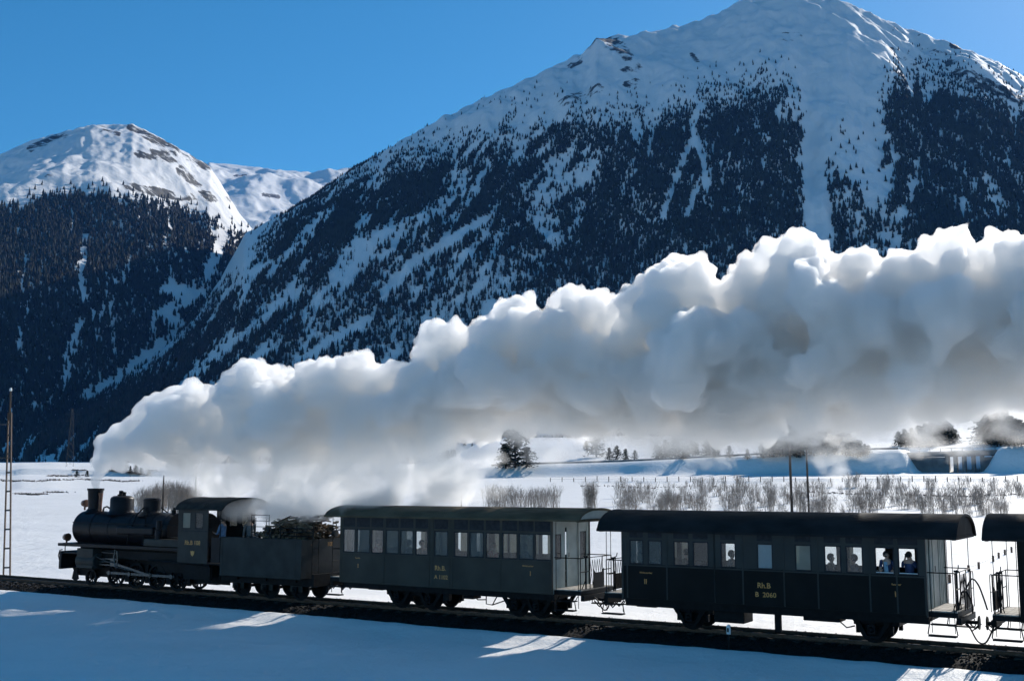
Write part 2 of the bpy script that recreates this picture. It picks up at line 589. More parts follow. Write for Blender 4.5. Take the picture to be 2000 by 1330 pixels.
# --- mountains
class Mountain:
    def __init__(self, name, sil, dist, foot, phi_px, nr, relief, seed, shape=1.35, ncol=560, rock=None, back=0.5, zf=None):
        px = np.linspace(phi_px[0], phi_px[1], ncol)
        sy = curve(sil)(px)
        az, el = azel(px, sy)
        R = curve(dist)(px); F0 = curve(foot)(px)
        zr = CAM_H + el * R
        t = np.concatenate([np.linspace(0, 1, nr), 1 + np.linspace(0, back, 14)[1:]])
        Tt, AZm = np.meshgrid(t, az, indexing='ij')
        Rm, Fm, ZR = R[None, :], F0[None, :], zr[None, :]
        rad = Fm + (Rm - Fm) * Tt
        z0 = CAM_H + (Fm * 0.0) + 0.0165 * Fm - 6 if zf is None else zf
        g = np.where(Tt < 1, 1 - (1 - np.clip(Tt, 0, 1)) ** shape, 1 - 0.9 * (Tt - 1) ** 1.3)
        Zm = z0 + (ZR - z0) * g
        X = rad * np.sin(AZm); Y = rad * np.cos(AZm)
        env = np.clip(np.minimum(Tt * 5, 1), 0, 1) * (0.25 + 0.75 * sstep(0, 0.25, np.abs(1 - Tt)))
        env = env * np.clip((ZR - z0) / 900.0, 0.12, 1.1)
        Zm = Zm + env * relief(X, Y, seed)
        for _ in range(3):               # keep the crest at its surveyed height
            top = np.where(Tt <= 1.02, (Zm - CAM_H) / rad, -1).max(0)
            kk = el / np.maximum(top, 1e-3)
            kk = np.convolve(np.pad(kk, 6, mode='edge'), np.ones(13) / 13, mode='valid')
            Zm = z0 + (Zm - z0) * np.clip(kk, 0.5, 1.5)[None, :]
        # jagged detail on the crest itself
        Zm = Zm + 7 * fbm(X * 0.012, Y * 0.012, X * 0 + seed, 4) * sstep(0.8, 1.0, Tt)
        self.X, self.Y, self.Z, self.T = X, Y, Zm, Tt
        n, k = X.shape
        idx = np.arange(n * k).reshape(n, k)
        Fc = np.stack([idx[:-1, :-1], idx[:-1, 1:], idx[1:, 1:], idx[1:, :-1]], -1).reshape(-1, 4)
        V = np.stack([X, Y, Zm], -1).reshape(-1, 3)
        o = np_mesh(name, V, Fc, MAT_MTN)
        tag(o, kind='structure')
        px_, py_ = project(X, Y, Zm)
        self.px, self.py = px_, py_
        # rock shows where the ground is steep or broken
        dzr = np.gradient(Zm, axis=0) / np.maximum(np.gradient(rad, axis=0), 1e-3)
        rk = rock(px_, py_, X, Y, dzr) if rock else X * 0
        at = o.data.attributes.new('rock', 'FLOAT', 'POINT')
        at.data.foreach_set('value', rk.reshape(-1).astype(np.float32))
        self.o = o

    def sample(self, n, dens, seed):
        """random ground points, uniform by area, kept with probability dens(px,py,X,Y)"""
        r = np.random.default_rng(seed)
        X, Y, Z = self.X, self.Y, self.Z
        m = int((self.T[:, 0] <= 1.03).sum())
        X, Y, Z = X[:m], Y[:m], Z[:m]
        e1 = np.hypot(X[1:, :-1] - X[:-1, :-1], Y[1:, :-1] - Y[:-1, :-1]); e2 = np.hypot(X[:-1, 1:] - X[:-1, :-1], Y[:-1, 1:] - Y[:-1, :-1])
        area = (e1 * e2).ravel()
        c = r.choice(len(area), n, p=area / area.sum())
        i, j = np.divmod(c, X.shape[1] - 1)
        u, v = r.random(n), r.random(n)
        L = lambda Q: (Q[i, j] * (1 - u) * (1 - v) + Q[i + 1, j] * u * (1 - v) + Q[i, j + 1] * (1 - u) * v + Q[i + 1, j + 1] * u * v)
        x, y, z = L(X), L(Y), L(Z)
        px, py = project(x, y, z)
        k = r.random(n) < dens(px, py, x, y)
        return x[k], y[k], z[k], px[k], py[k]


def relief_main(X, Y, s):
    w1 = fbm(X * 0.0011, Y * 0.0011, X * 0 + s, 3)
    g = ridged(X * 0.0034 + 0.6 * w1, Y * 0.0013, X * 0 + s + 3, 5, 0.55)
    return 90 * w1 + 52 * g + 15 * fbm(X * 0.013, Y * 0.009, X * 0 + s, 5) + 12 * ridged(X * 0.012, Y * 0.004, X * 0 + s + 1, 3)


def relief_left(X, Y, s):
    w1 = fbm(X * 0.0009, Y * 0.0009, X * 0 + s, 3)
    g = ridged(X * 0.0028 + 0.5 * w1, Y * 0.0015, X * 0 + s + 3, 5, 0.55)
    return 90 * w1 + 40 * g + 13 * fbm(X * 0.011, Y * 0.009, X * 0 + s, 5)


def relief_far(X, Y, s):
    return 150 * fbm(X * 0.0013, Y * 0.0009, X * 0 + s, 6) + 45 * ridged(X * 0.003, Y * 0.0016, X * 0 + s, 4)


SIL_MAIN = [(-500, 905), (-100, 880), (0, 862), (100, 820), (170, 785), (300, 700), (360, 640), (400, 590), (430, 545), (455, 500), (480, 455), (560, 415), (620, 378), (680, 335), (740, 300), (850, 237),
            (950, 190), (1050, 145), (1150, 96), (1165, 74), (1190, 72), (1250, 66), (1330, 50), (1390, 32), (1450, 0), (1540, -12), (1600, -10), (1650, 3),
            (1750, 48), (1850, 82), (1950, 122), (2000, 150), (2150, 215), (2400, 330), (2700, 480)]
SIL_LEFT = [(-700, 560), (-300, 420), (0, 302), (60, 275), (130, 256), (180, 244), (260, 243), (300, 262), (350, 290), (410, 325), (440, 372), (470, 420), (520, 480), (600, 560), (800, 700)]
SIL_FAR = [(300, 420), (380, 340), (410, 318), (480, 325), (560, 335), (610, 338), (680, 330), (760, 335), (900, 380), (1100, 500)]

rocks_main = [([(1155, 85), (1185, 82), (1215, 95), (1225, 110)], 12, .36), ([(1130, 120), (1115, 128)], 8, .35), ([(1215, 140), (1250, 130)], 8, .26), ([(1225, 165), (1245, 160)], 7, .36), ([(1350, 108), (1362, 118)], 5, .36),
              ([(1100, 200), (1170, 172)], 10, .18), ([(1500, 70), (1560, 72)], 9, .3), ([(1860, 88), (1925, 95)], 6, .4), ([(1080, 400), (1060, 440)], 26, .14),
              ([(1750, 60), (1790, 68)], 8, .28), ([(1740, 100), (1790, 120)], 9, .28), ([(1860, 130), (1990, 190)], 16, .28), ([(1800, 100), (1850, 115)], 10, .25)]
rocks_left = [([(255, 250), (300, 272), (350, 300), (410, 330)], 7, .36), ([(275, 300), (335, 308)], 10, .36), ([(355, 335), (385, 355), (410, 368)], 11, .40),
              ([(250, 364), (300, 374), (350, 384), (395, 382)], 8, .42), ([(405, 388), (455, 390)], 6, .45), ([(190, 250), (230, 262)], 6, .3), ([(60, 290), (130, 262)], 7, .3)]
rocks_far = [([(515, 380), (545, 385)], 4, .42), ([(460, 345), (480, 345)], 4, .4)]


def rocker(lst, base, amp):
    def f(px, py, X, Y, dz):
        k = np.full(px.shape, base) + amp * fbm(X * 0.006, Y * 0.006, X * 0 + 8.8, 4)
        for pts, w, s in lst:
            k = k + s * seg_mask(px, py, pts, w * 1.3) * (0.80 + 1.3 * fbm(X * 0.009, Y * 0.009, X * 0 + 3.3, 5))
        return k
    return f


main_mtn = Mountain("mountain", SIL_MAIN, [(-500, 1500), (0, 1800), (400, 2450), (700, 2800), (1000, 3000), (1600, 3150), (2700, 3150)],
                    [(-500, 1150), (0, 1250), (400, 1350), (1000, 1400), (2700, 1400)], (-500, 2700), 265, relief_main, 2.0, rock=rocker(rocks_main, 0.26, 0.22), ncol=760, shape=1.45)
left_mtn = Mountain("mountain", SIL_LEFT, [(-700, 3700), (0, 3600), (400, 3500), (800, 3000)],
                    [(-700, 1400), (0, 1500), (400, 2000), (800, 2400)], (-700, 800), 210, relief_left, 5.0, rock=rocker(rocks_left, 0.28, 0.22), ncol=520, shape=1.6)
far_mtn = Mountain("mountain", SIL_FAR, [(300, 7200), (1100, 7200)], [(300, 4400), (1100, 4400)], (300, 1100), 90, relief_far, 7.0, rock=rocker(rocks_far, 0.24, 0.16), ncol=260, shape=1.15, zf=925.0)

# --- forest on the slopes: far too many trees to count, low-poly crowns built one by one into one mesh
def tree_template(kind, r):
    V, Fq = [], []
    if kind == 'fir':
        tiers = [(0.02, 0.70, 0.21), (0.36, 1.0, 0.14)]
        for z0, z1, w in tiers:
            b = len(V)
            n = 5
            for k in range(n):
                a = 2 * math.pi * (k + r.random() * 0.6) / n
                q = w * (0.7 + 0.6 * r.random())
                V.append((q * math.cos(a), q * math.sin(a), z0 + 0.06 * r.random()))
            V.append(((r.random() - .5) * 0.03, (r.random() - .5) * 0.03, z1))
            Fq += [(b + k, b + (k + 1) % n, b + n) for k in range(n)]
    else:                               # bare larch: trunk sliver and a few thin bough blades
        for q in range(2):
            a = math.pi * (q / 2 + 0.2 * r.random())
            b = len(V)
            V += [(-0.018 * math.cos(a), -0.018 * math.sin(a), 0), (0.018 * math.cos(a), 0.018 * math.sin(a), 0), (0, 0, 1)]
            Fq.append((b, b + 1, b + 2))
        for q in range(5):
            a = 2 * math.pi * r.random(); z = 0.2 + 0.7 * r.random(); L = 0.19 * (1.15 - z)
            b = len(V)
            V += [(0, 0, z - 0.025), (0, 0, z + 0.025), (L * math.cos(a), L * math.sin(a), z - 0.05)]
            Fq.append((b, b + 1, b + 2))
    return np.array(V), np.array(Fq)


def forest(name, x, y, z, h, mt, kind, seed, label):
    r = np.random.default_rng(seed)
    rp = random.Random(seed)
    tpl = [tree_template(kind, rp) for _ in range(6)]
    pick = r.integers(0, 6, len(x))
    Vs, Fs, base = [], [], 0
    for k in range(6):
        s = np.where(pick == k)[0]
        V, Fq = tpl[k]
        a = r.random(len(s)) * 2 * math.pi
        c, sn = np.cos(a)[:, None], np.sin(a)[:, None]
        hh = h[s][:, None]
        w = (0.85 + 0.5 * r.random(len(s)))[:, None] * hh
        vx = (V[None, :, 0] * c - V[None, :, 1] * sn) * w + x[s][:, None]
        vy = (V[None, :, 0] * sn + V[None, :, 1] * c) * w + y[s][:, None]
        vz = V[None, :, 2] * hh + z[s][:, None] - 0.8
        Vs.append(np.stack([vx, vy, vz], -1).reshape(-1, 3))
        Fs.append((Fq[None] + (np.arange(len(s)) * len(V))[:, None, None]).reshape(-1, 3) + base)
        base += len(s) * len(V)
    o = np_mesh(name, np.concatenate(Vs), np.concatenate(Fs), mt, smooth=False)
    print(name, len(x), 'trees', len(o.data.polygons), 'faces')
    return tag(o, label, 'forest', kind='stuff')


MAT_FIR = mat("fir_needles", (0.019, 0.026, 0.020), 0.8, var=0.45, scale=0.05, spec=0.1)
MAT_LARCH = mat("larch_bark", (0.06, 0.048, 0.04), 0.9, var=0.3, scale=0.05, spec=0.1)

TL_MAIN = curve([(0, 870), (300, 712), (440, 560), (560, 425), (650, 372), (700, 345), (770, 318), (850, 298), (900, 270), (1000, 238), (1080, 218), (1140, 222), (1200, 230), (1300, 208), (1380, 188),
                 (1480, 168), (1545, 163), (1572, 215), (1600, 250), (1700, 230), (1738, 150), (1800, 138), (1850, 150), (1900, 172), (2000, 205), (2700, 560)])
snow_main = [([(944, 435), (806, 520), (753, 577)], 13, 1), ([(716, 632), (583, 711)], 11, 1), ([(664, 545), (765, 463), (826, 423)], 22, .72), ([(595, 626), (643, 573), (684, 528)], 16, .7),
             ([(424, 707), (481, 654), (590, 569)], 10, .85), ([(1151, 342), (1070, 382), (1050, 423), (1085, 470)], 26, .86), ([(887, 301), (887, 354)], 7, .9), ([(1130, 420), (1120, 480)], 14, .6),
             ([(1370, 211), (1352, 252), (1370, 306), (1379, 342), (1352, 396), (1343, 425)], 9, .98), ([(1352, 279), (1325, 342), (1293, 432)], 8, .95), ([(1475, 230), (1480, 260), (1500, 280)], 8, .7),
             ([(1590, 160), (1610, 225), (1588, 315), (1592, 382), (1602, 500)], 34, 1), ([(1650, 300), (1690, 400), (1700, 480)], 50, .55), ([(1662, 150), (1690, 270)], 54, .975), ([(1700, 315), (1722, 382)], 26, .93), ([(1600, 250), (1660, 330)], 30, .9),
             ([(1930, 350), (1960, 420)], 14, .8), ([(1860, 380), (1900, 430)], 12, .6), ([(1780, 360), (1760, 440)], 14, .6), ([(1240, 300), (1210, 400)], 6, .7), ([(1180, 300), (1150, 330)], 14, .6),
             ([(1000, 290), (940, 340)], 20, .55), ([(700, 470), (640, 500)], 16, .5), ([(780, 380), (700, 440)], 14, .6), ([(640, 440), (560, 510)], 12, .55)]


def dens_main(px, py, X, Y):
    tl = TL_MAIN(px) + 14 * fbm(px * 0.03, px * 0, px * 0 + 2.0, 3)
    # fall line: diagonal on the left flank, straight down to the right
    k = np.interp(px, [400, 1000, 1300], [0.72, 0.55, 0.05])
    across = px * 1.0 + py * k
    n = 0.75 * fbm(across * 0.026, py * 0.007, px * 0 + 1.1, 4) + 0.55 * fbm(across * 0.085, py * 0.02, px * 0 + 5.1, 3)
    d = sstep(-6, 60, py - tl)
    dens = 0.05 * sstep(-70, -10, py - tl) + 0.14 * sstep(-30, 0, py - tl) + d * 0.81
    deep = sstep(330, 470, py) * sstep(900, 1150, px) * (1 - sstep(1540, 1600, px))
    thr = np.interp(px, [300, 700, 1150, 1250, 1560, 1750, 1850, 2000], [-.08, -.05, -.02, -.17, -.22, -.04, -.18, -.2])
    dens = dens * np.maximum(0.06 + 0.94 * sstep(-.12, .08, n - thr), deep)
    for pts, w, s in snow_main:
        dens = dens * (1 - s * seg_mask(px, py + 3, pts, w))
    return np.clip(dens, 0, 1)


TL_LEFT = curve([(-700, 620), (0, 405), (40, 398), (72, 382), (140, 376), (200, 371), (260, 388), (330, 398), (400, 412), (440, 425), (800, 700)])
snow_left = [([(166, 465), (159, 545), (166, 592)], 8, .97), ([(155, 635), (134, 700), (126, 745)], 11, .95), ([(206, 534), (217, 610), (224, 700)], 5, .8), ([(93, 475), (95, 500)], 6, .7), ([(137, 405), (143, 451)], 4, .8),
             ([(325, 570), (382, 581), (318, 617), (361, 646), (289, 700), (230, 750), (170, 778)], 15, .97), ([(408, 538), (433, 473), (440, 440)], 14, .97), ([(400, 575), (408, 538)], 12, .8),
             ([(250, 520), (240, 560)], 6, .6), ([(60, 560), (50, 640)], 5, .6), ([(20, 430), (70, 400)], 9, .7), ([(340, 560), (400, 560)], 14, .6), ([(205, 590), (190, 650)], 6, .6)]


def dens_left(px, py, X, Y):
    tl = TL_LEFT(px) + 10 * fbm(px * 0.03, px * 0, px * 0 + 7.0, 3)
    n = 0.8 * fbm(px * 0.035, py * 0.007, px * 0 + 4.1, 4) + 0.45 * fbm(px * 0.11, py * 0.03, px * 0 + 6.1, 3)
    dens = 0.05 * sstep(-25, 0, py - tl) + sstep(-4, 25, py - tl) * sstep(-.40, -.16, n)
    lit = sstep(285, 330, px) * (1 - sstep(480, 520, py))
    dens = dens * (1 - 0.55 * lit * sstep(350, 430, px))
    for pts, w, s in snow_left:
        dens = dens * (1 - s * seg_mask(px, py + 3, pts, w))
    return np.clip(dens, 0, 1)


x, y, z, px, py = main_mtn.sample(370000, dens_main, 21)
h = np.random.default_rng(1).uniform(7, 14, len(x)) * (0.75 + 0.25 * sstep(0, 60, py - TL_MAIN(px)))
low = (py > 400) & (np.random.default_rng(2).random(len(x)) < sstep(430, 560, py) * 0.55)
forest("fir_forest", x[~low], y[~low], z[~low], h[~low], MAT_FIR, 'fir', 31, 'dark fir forest with snowy gullies covering the big mountain')
forest("larch_forest", x[low], y[low], z[low], h[low] * 1.2, MAT_LARCH, 'larch', 32, 'bare brown larches on the lower slope of the big mountain')
x, y, z, px, py = left_mtn.sample(120000, dens_left, 22)
h = np.random.default_rng(3).uniform(9, 18, len(x))
forest("fir_forest", x, y, z, h, MAT_FIR, 'fir', 33, 'dark fir forest below the snowy top of the left mountain')
# ================================================================== track
RAIL_TOP = 0.0
MAT_BALLAST = mat("ballast_stone", (0.015, 0.013, 0.012), 0.9, var=0.5, scale=9, bump=0.03, spec=0.2)
MAT_RAIL = mat("rail_steel", (0.10, 0.07, 0.055), 0.35, 0.8, var=0.3, scale=8)
MAT_SLEEPER = mat("tarred_sleeper", (0.035, 0.027, 0.022), 0.85, var=0.4, scale=6, bump=0.01, stretch=(1, 8, 1))
MAT_IRON = mat("black_iron", (0.008, 0.008, 0.009), 0.6, 0.0, var=0.4, scale=7, bump=0.002, spec=0.16)
MAT_STEEL = mat("bright_rod_steel", (0.11, 0.11, 0.11), 0.42, 0.8, var=0.2, scale=10)

track = rail_root("railway_track", 0.0, "single narrow gauge railway line on a low dark ballast bed", "track")
TA0, TA1 = -66.0, 34.0
for s in (-0.5, 0.5):
    b = M()
    pr = [(-.045, -.11), (.045, -.11), (.045, -.098), (.008, -.09), (.008, -.035), (.028, -.028), (.028, 0), (-.028, 0), (-.028, -.028), (-.008, -.035), (-.008, -.09), (-.045, -.098)]
    b.prism([(s + y, z) for y, z in pr], TA0, TA1)
    b.build("rail", MAT_RAIL, track)
b = M(); b.box(-.11, .11, -.9, .9, -.24, -.112)
sl0 = b.build("sleeper", MAT_SLEEPER, track, org=(0, 0, 0))
sl0.location = (TA0 + .3, 0, 0)
k = 1
while TA0 + .3 + k * 0.64 < TA1:
    c = sl0.copy(); COL.objects.link(c); c.location = (TA0 + .3 + k * 0.64, random.uniform(-.02, .02), 0); k += 1

# ballast: a rough bed and thousands of loose stones
xs = np.arange(TA0, TA1, 0.13); ys = np.arange(-3.0, 2.16, 0.10)
XX, YY = np.meshgrid(xs, ys, indexing='ij')
prof = np.where(YY < 0, sstep(-2.95, -1.75, YY), 1 - sstep(1.35, 2.05, YY))
ZZ = -0.50 + 0.345 * prof + 0.035 * fbm(XX * 2.2, YY * 2.2, XX * 0, 3) + 0.02 * np.random.default_rng(9).random(XX.shape)
ZZ = np.where(YY < -2.4, np.minimum(ZZ, -0.3), ZZ)
n, k = XX.shape
idx = np.arange(n * k).reshape(n, k)
Fc = np.stack([idx[:-1, :-1], idx[1:, :-1], idx[1:, 1:], idx[:-1, 1:]], -1).reshape(-1, 4)
V = np.stack([XX, YY, ZZ], -1).reshape(-1, 3)
bed = np_mesh("ballast_bed", V, Fc, MAT_BALLAST, smooth=False)
bed.location = ORG; bed.rotation_euler = (0, 0, -TH)
tag(bed, kind='structure')
r = np.random.default_rng(12)
ns = 15000
sx = r.uniform(-45, 24, ns); sy = np.concatenate([r.uniform(-2.95, 2.1, ns - 6000), r.normal(1.45, .22, 3000), r.normal(-2.0, .35, 3000)])
pz = np.where(sy < 0, sstep(-2.95, -1.75, sy), 1 - sstep(1.35, 2.05, sy)) * 0.345 - 0.50 + 0.03
oct_v = np.array([(1, 0, 0), (-1, 0, 0), (0, 1, 0), (0, -1, 0), (0, 0, 1), (0, 0, -1)], float)
oct_f = np.array([(0, 2, 4), (2, 1, 4), (1, 3, 4), (3, 0, 4), (2, 0, 5), (1, 2, 5), (3, 1, 5), (0, 3, 5)])
an = r.random(ns) * 6.28
sc = r.uniform(.018, .05, (ns, 1, 1)) * r.uniform(.6, 1.3, (ns, 6, 1))
vv = oct_v[None] * sc
vr = np.stack([vv[..., 0] * np.cos(an)[:, None] - vv[..., 1] * np.sin(an)[:, None] + 0.4 * vv[..., 2], vv[..., 0] * np.sin(an)[:, None] + vv[..., 1] * np.cos(an)[:, None], vv[..., 2] * 0.8 + 0.3 * vv[..., 0]], -1)
vr += np.stack([sx, sy, pz], -1)[:, None, :]
st = np_mesh("ballast_stones", vr.reshape(-1, 3), (oct_f[None] + (np.arange(ns) * 6)[:, None, None]).reshape(-1, 3), MAT_BALLAST, smooth=False)
st.location = ORG; st.rotation_euler = (0, 0, -TH)
tag(st, 'dark crushed stones of the ballast between snow and sleepers', 'ballast', kind='stuff')

# ================================================================== rolling stock
MAT_LOCO = mat("locomotive_black_paint", (0.009, 0.009, 0.012), 0.42, var=0.35, scale=3, bump=0.004, bscale=14, spec=0.16)
MAT_CAB = mat("cab_grey_paint", (0.040, 0.038, 0.035), 0.5, var=0.2, scale=2, bump=0.003, bscale=10, spec=0.16)
MAT_TENDER = mat("tender_blue_grey_paint", (0.036, 0.036, 0.034), 0.55, var=0.25, scale=1.6, bump=0.006, bscale=9, spec=0.16)
MAT_CABROOF = mat("sooty_roof", (0.028, 0.027, 0.025), 0.8, var=0.35, scale=3, bump=0.01, spec=0.16)
MAT_GOLD = mat("faded_gold_lettering", (0.70, 0.33, 0.09), 0.5, var=0.25, scale=30)
MAT_COPPER = mat("rusty_pipe", (0.16, 0.07, 0.04), 0.5, 0.3, var=0.3, scale=8)
MAT_C1 = mat("coach_slate_paint", (0.056, 0.049, 0.040), 0.5, var=0.16, scale=1.3, bump=0.003, bscale=8, spec=0.16)
MAT_C1R = mat("weathered_olive_roof", (0.105, 0.082, 0.052), 0.85, var=0.28, scale=2.2, bump=0.01, stretch=(.5, 1, 1), spec=0.16)
MAT_C2 = mat("coach_grey_upper_paint", (0.044, 0.043, 0.040), 0.5, var=0.14, scale=1.4, bump=0.003, bscale=8, spec=0.16)
MAT_C2L = mat("coach_dark_lower_paint", (0.0075, 0.0065, 0.006), 0.6, var=0.3, scale=1.6, bump=0.003, bscale=8, spec=0.16)
MAT_C2R = mat("dark_tarred_roof", (0.018, 0.018, 0.019), 0.75, var=0.3, scale=2.4, bump=0.008, stretch=(.5, 1, 1), spec=0.16)
MAT_END = mat("pale_green_end_wall_paint", (0.38, 0.42, 0.38), 0.55, var=0.15, scale=2, bump=0.003)
MAT_FRAME = mat("dark_window_frame", (0.022, 0.022, 0.026), 0.5, var=0.3, scale=9, spec=0.16)
MAT_FLOOR = mat("snow_dusted_plank", (0.30, 0.28, 0.25), 0.8, var=0.35, scale=5, bump=0.004)
MAT_SEAT = mat("dark_wood_bench", (0.075, 0.05, 0.035), 0.5, var=0.3, scale=5, stretch=(1, 6, 1))
MAT_WHITE = mat("white_enamel", (0.75, 0.76, 0.76), 0.5, var=0.1, scale=5)
MAT_WOOD = mat("split_firewood", (0.075, 0.045, 0.028), 0.85, var=0.6, scale=4, bump=0.01, var2=(.26, .17, .10))
MAT_COAL = mat("coal", (0.014, 0.014, 0.016), 0.4, var=0.4, scale=9, bump=0.01)


def glass_mat(name, tint, matte, mattecol, transl=0.0):
    m = bpy.data.materials.new(name)
    m.use_nodes = True
    t = m.node_tree
    t.nodes.clear()
    o = nd(t, 'ShaderNodeOutputMaterial')
    tr = nd(t, 'ShaderNodeBsdfTransparent'); tr.inputs[0].default_value = (*tint, 1)
    gl = nd(t, 'ShaderNodeBsdfGlossy'); gl.inputs['Roughness'].default_value = 0.04
    fr = nd(t, 'ShaderNodeFresnel'); fr.inputs[0].default_value = 1.45
    a = nd(t, 'ShaderNodeMixShader'); t.links.new(fr.outputs[0], a.inputs[0]); t.links.new(tr.outputs[0], a.inputs[1]); t.links.new(gl.outputs[0], a.inputs[2])
    df = nd(t, 'ShaderNodeBsdfDiffuse'); df.inputs[0].default_value = (*mattecol, 1)
    tl = nd(t, 'ShaderNodeBsdfTranslucent'); tl.inputs[0].default_value = (*mattecol, 1)
    d = nd(t, 'ShaderNodeMixShader'); d.inputs[0].default_value = transl; t.links.new(df.outputs[0], d.inputs[1]); t.links.new(tl.outputs[0], d.inputs[2])
    n = nd(t, 'ShaderNodeTexNoise'); n.inputs['Scale'].default_value = 2.5; n.inputs['Detail'].default_value = 5
    tc = nd(t, 'ShaderNodeTexCoord'); t.links.new(tc.outputs['Object'], n.inputs['Vector'])
    r = nd(t, 'ShaderNodeMapRange'); r.inputs['To Min'].default_value = matte * 0.6; r.inputs['To Max'].default_value = min(1, matte * 1.4)
    t.links.new(n.outputs['Fac'], r.inputs['Value'])
    b = nd(t, 'ShaderNodeMixShader'); t.links.new(r.outputs[0], b.inputs[0]); t.links.new(a.outputs[0], b.inputs[1]); t.links.new(d.outputs[0], b.inputs[2])
    t.links.new(b.outputs[0], o.inputs[0])
    return m


MAT_PANE = glass_mat("grey_window_glass", (0.85, 0.9, 0.9), 0.6, (0.135, 0.15, 0.145))  # grey diffuse layer mixed unevenly over the glass
MAT_PANE_CLEAR = glass_mat("clear_window_glass", (0.93, 0.95, 0.95), 0.04, (0.45, 0.48, 0.48))
MAT_PANE_FROST = glass_mat("frosted_window_glass", (0.9, 0.95, 0.97), 0.9, (0.80, 0.88, 0.90), 0.75)
MAT_PANE_TAN = glass_mat("tan_blind_and_lit_cab_pane", (0.8, 0.8, 0.7), 0.9, (0.42, 0.38, 0.31), 0.3)
MAT_BLIND = glass_mat("drawn_curtain_cloth", (1, 1, 1), 3.0, (0.20, 0.215, 0.20), 0.22)

WHEELS = {}
def wheel(parent, a, y, r, spokes=10, name="wheel"):
    b = M()
    b.lathe([(r + .03, -.07), (r + .03, -.05), (r, -.045), (r - .01, .05), (r - .07, .05), (r - .07, -.07), (r + .03, -.07)], (a, y, r), 'Y', 28)
    b.lathe([(.0, -.08), (.09, -.08), (.09, .08), (.0, .08)], (a, y, r), 'Y', 14)
    if not spokes:
        b.lathe([(.0, -.03), (r - .06, -.015), (r - .06, .015), (.0, .03)], (a, y, r), 'Y', 24)
    for k in range(spokes):
        t = 2 * math.pi * k / spokes
        c = Vector((a + (r / 2) * math.cos(t), y, r + (r / 2) * math.sin(t)))
        b.cbox(c, (r * .86, .03, .05), Matrix.Rotation(-t, 3, 'Y'))
    return b.build(name, MAT_IRON, parent)


def axle(parent, a):
    b = M(); b.tube([(a, -.62, .36), (a, .62, .36)], .06, 10); return b.build("axle", MAT_IRON, parent)


def spring(parent, a, y, z, L):
    b = M()
    for k in range(5):
        w = L * (1 - k * .17)
        pts = [(a + w / 2 * t, y, z + .10 * t * t - k * .022) for t in (-1, -.6, -.2, .2, .6, 1)]
        b.tube(pts, .016, 4)
    b.box(a - .05, a + .05, y - .05, y + .05, z - .14, z + .05)
    return b.build("leaf_spring", MAT_IRON, parent)


def axlebox(parent, a, y, z=.36):
    b = M(); b.box(a - .11, a + .11, y - .09, y + .09, z - .12, z + .14); b.ball((a, y - .09 * (1 if y < 0 else -1), z), .08)
    return b.build("axle_box", MAT_IRON, parent, bevel=.01)


def arc_profile(hw, ze, zt, n=18, p=2.3, q=.62):
    out = []
    for i in range(n + 1):
        t = -1 + 2 * i / n
        out.append((hw * t, ze + (zt - ze) * (1 - abs(t) ** p) ** q))
    return out


def roof_mesh(root, a0, a1, hw, ze, zt, mt, name="roof", ribs=()):
    o = arc_profile(hw, ze, zt); i = arc_profile(hw - .05, ze - .005, zt - .055)
    b = M()
    n = len(o)
    vs = [(a0, y, z) for y, z in o] + [(a1, y, z) for y, z in o] + [(a0, y, z) for y, z in i] + [(a1, y, z) for y, z in i]
    fs = []
    for k in range(n - 1):
        fs += [(k, k + 1, n + k + 1, n + k), (2 * n + k, 3 * n + k, 3 * n + k + 1, 2 * n + k + 1), (k, 2 * n + k, 2 * n + k + 1, k + 1), (n + k, n + k + 1, 3 * n + k + 1, 3 * n + k)]
    fs += [(0, n, 3 * n, 2 * n), (n - 1, 3 * n - 1, 4 * n - 1, 2 * n - 1)]
    b.add(vs, fs, True)
    rf = b.build(name, mt, root)
    for a in ribs:
        c = M(); q = arc_profile(hw + .004, ze, zt + .002)
        c.tube([(a, y, z) for y, z in q], .009, 5)
        c.build("roof_seam", mt, rf)
    c = M()
    for s in (-1, 1):
        c.box(a0 + .01, a1 - .01, s * (hw - .03), s * (hw + .012), ze - .035, ze + .03)
    c.build("eaves_board", mt, rf)
    return rf


def rail_tubes(root, name, lines, r=.014, mt=None):
    b = M()
    for l in lines: b.tube(l, r, 6)
    return b.build(name, mt or MAT_IRON, root)


def side_wall(root, aL, aR, y0, y1, zb0, wins, zt_open, zb_open, ztop, m_up, m_low):
    """wall with real openings; wins: list of (a0,a1)"""
    b = M(); b.box(aL, aR, y0, y1, zb0, zb_open); b.build("lower_side_panel", m_low, root)
    b = M(); b.box(aL, aR, y0, y1, zt_open, ztop)
    x = aL
    for a0, a1 in wins:
        b.box(x, a0, y0, y1, zb_open, zt_open); x = a1
    b.box(x, aR, y0, y1, zb_open, zt_open)
    b.build("upper_side_panel", m_up, root)


def window(root, a0, a1, y, z0, z1, pane, opened=0.0, fr=.035, mt=None, sgn=-1):
    b = M()
    d0, d1 = y - .012, y + .03
    f = fr
    b.box(a0, a0 + f, d0, d1, z0, z1); b.box(a1 - f, a1, d0, d1, z0, z1)
    b.box(a0 + f, a1 - f, d0, d1, z0, z0 + f); b.box(a0 + f, a1 - f, d0, d1, z1 - f, z1)
    w = b.build("window", mt or MAT_FRAME, root)
    zt = z1 - f - (z1 - z0) * opened
    if zt > z0 + f + .03:
        c = M(); c.box(a0 + f, a1 - f, y + .006, y + .011, z0 + f, zt); c.build("pane", pane, w)
    if opened:
        c = M(); c.tube([(a0 + f, y - .02, z0 + .05 + .0), (a1 - f, y - .02, z0 + .05)], .012, 6); c.build("hand_bar", MAT_WHITE, w)
    return w


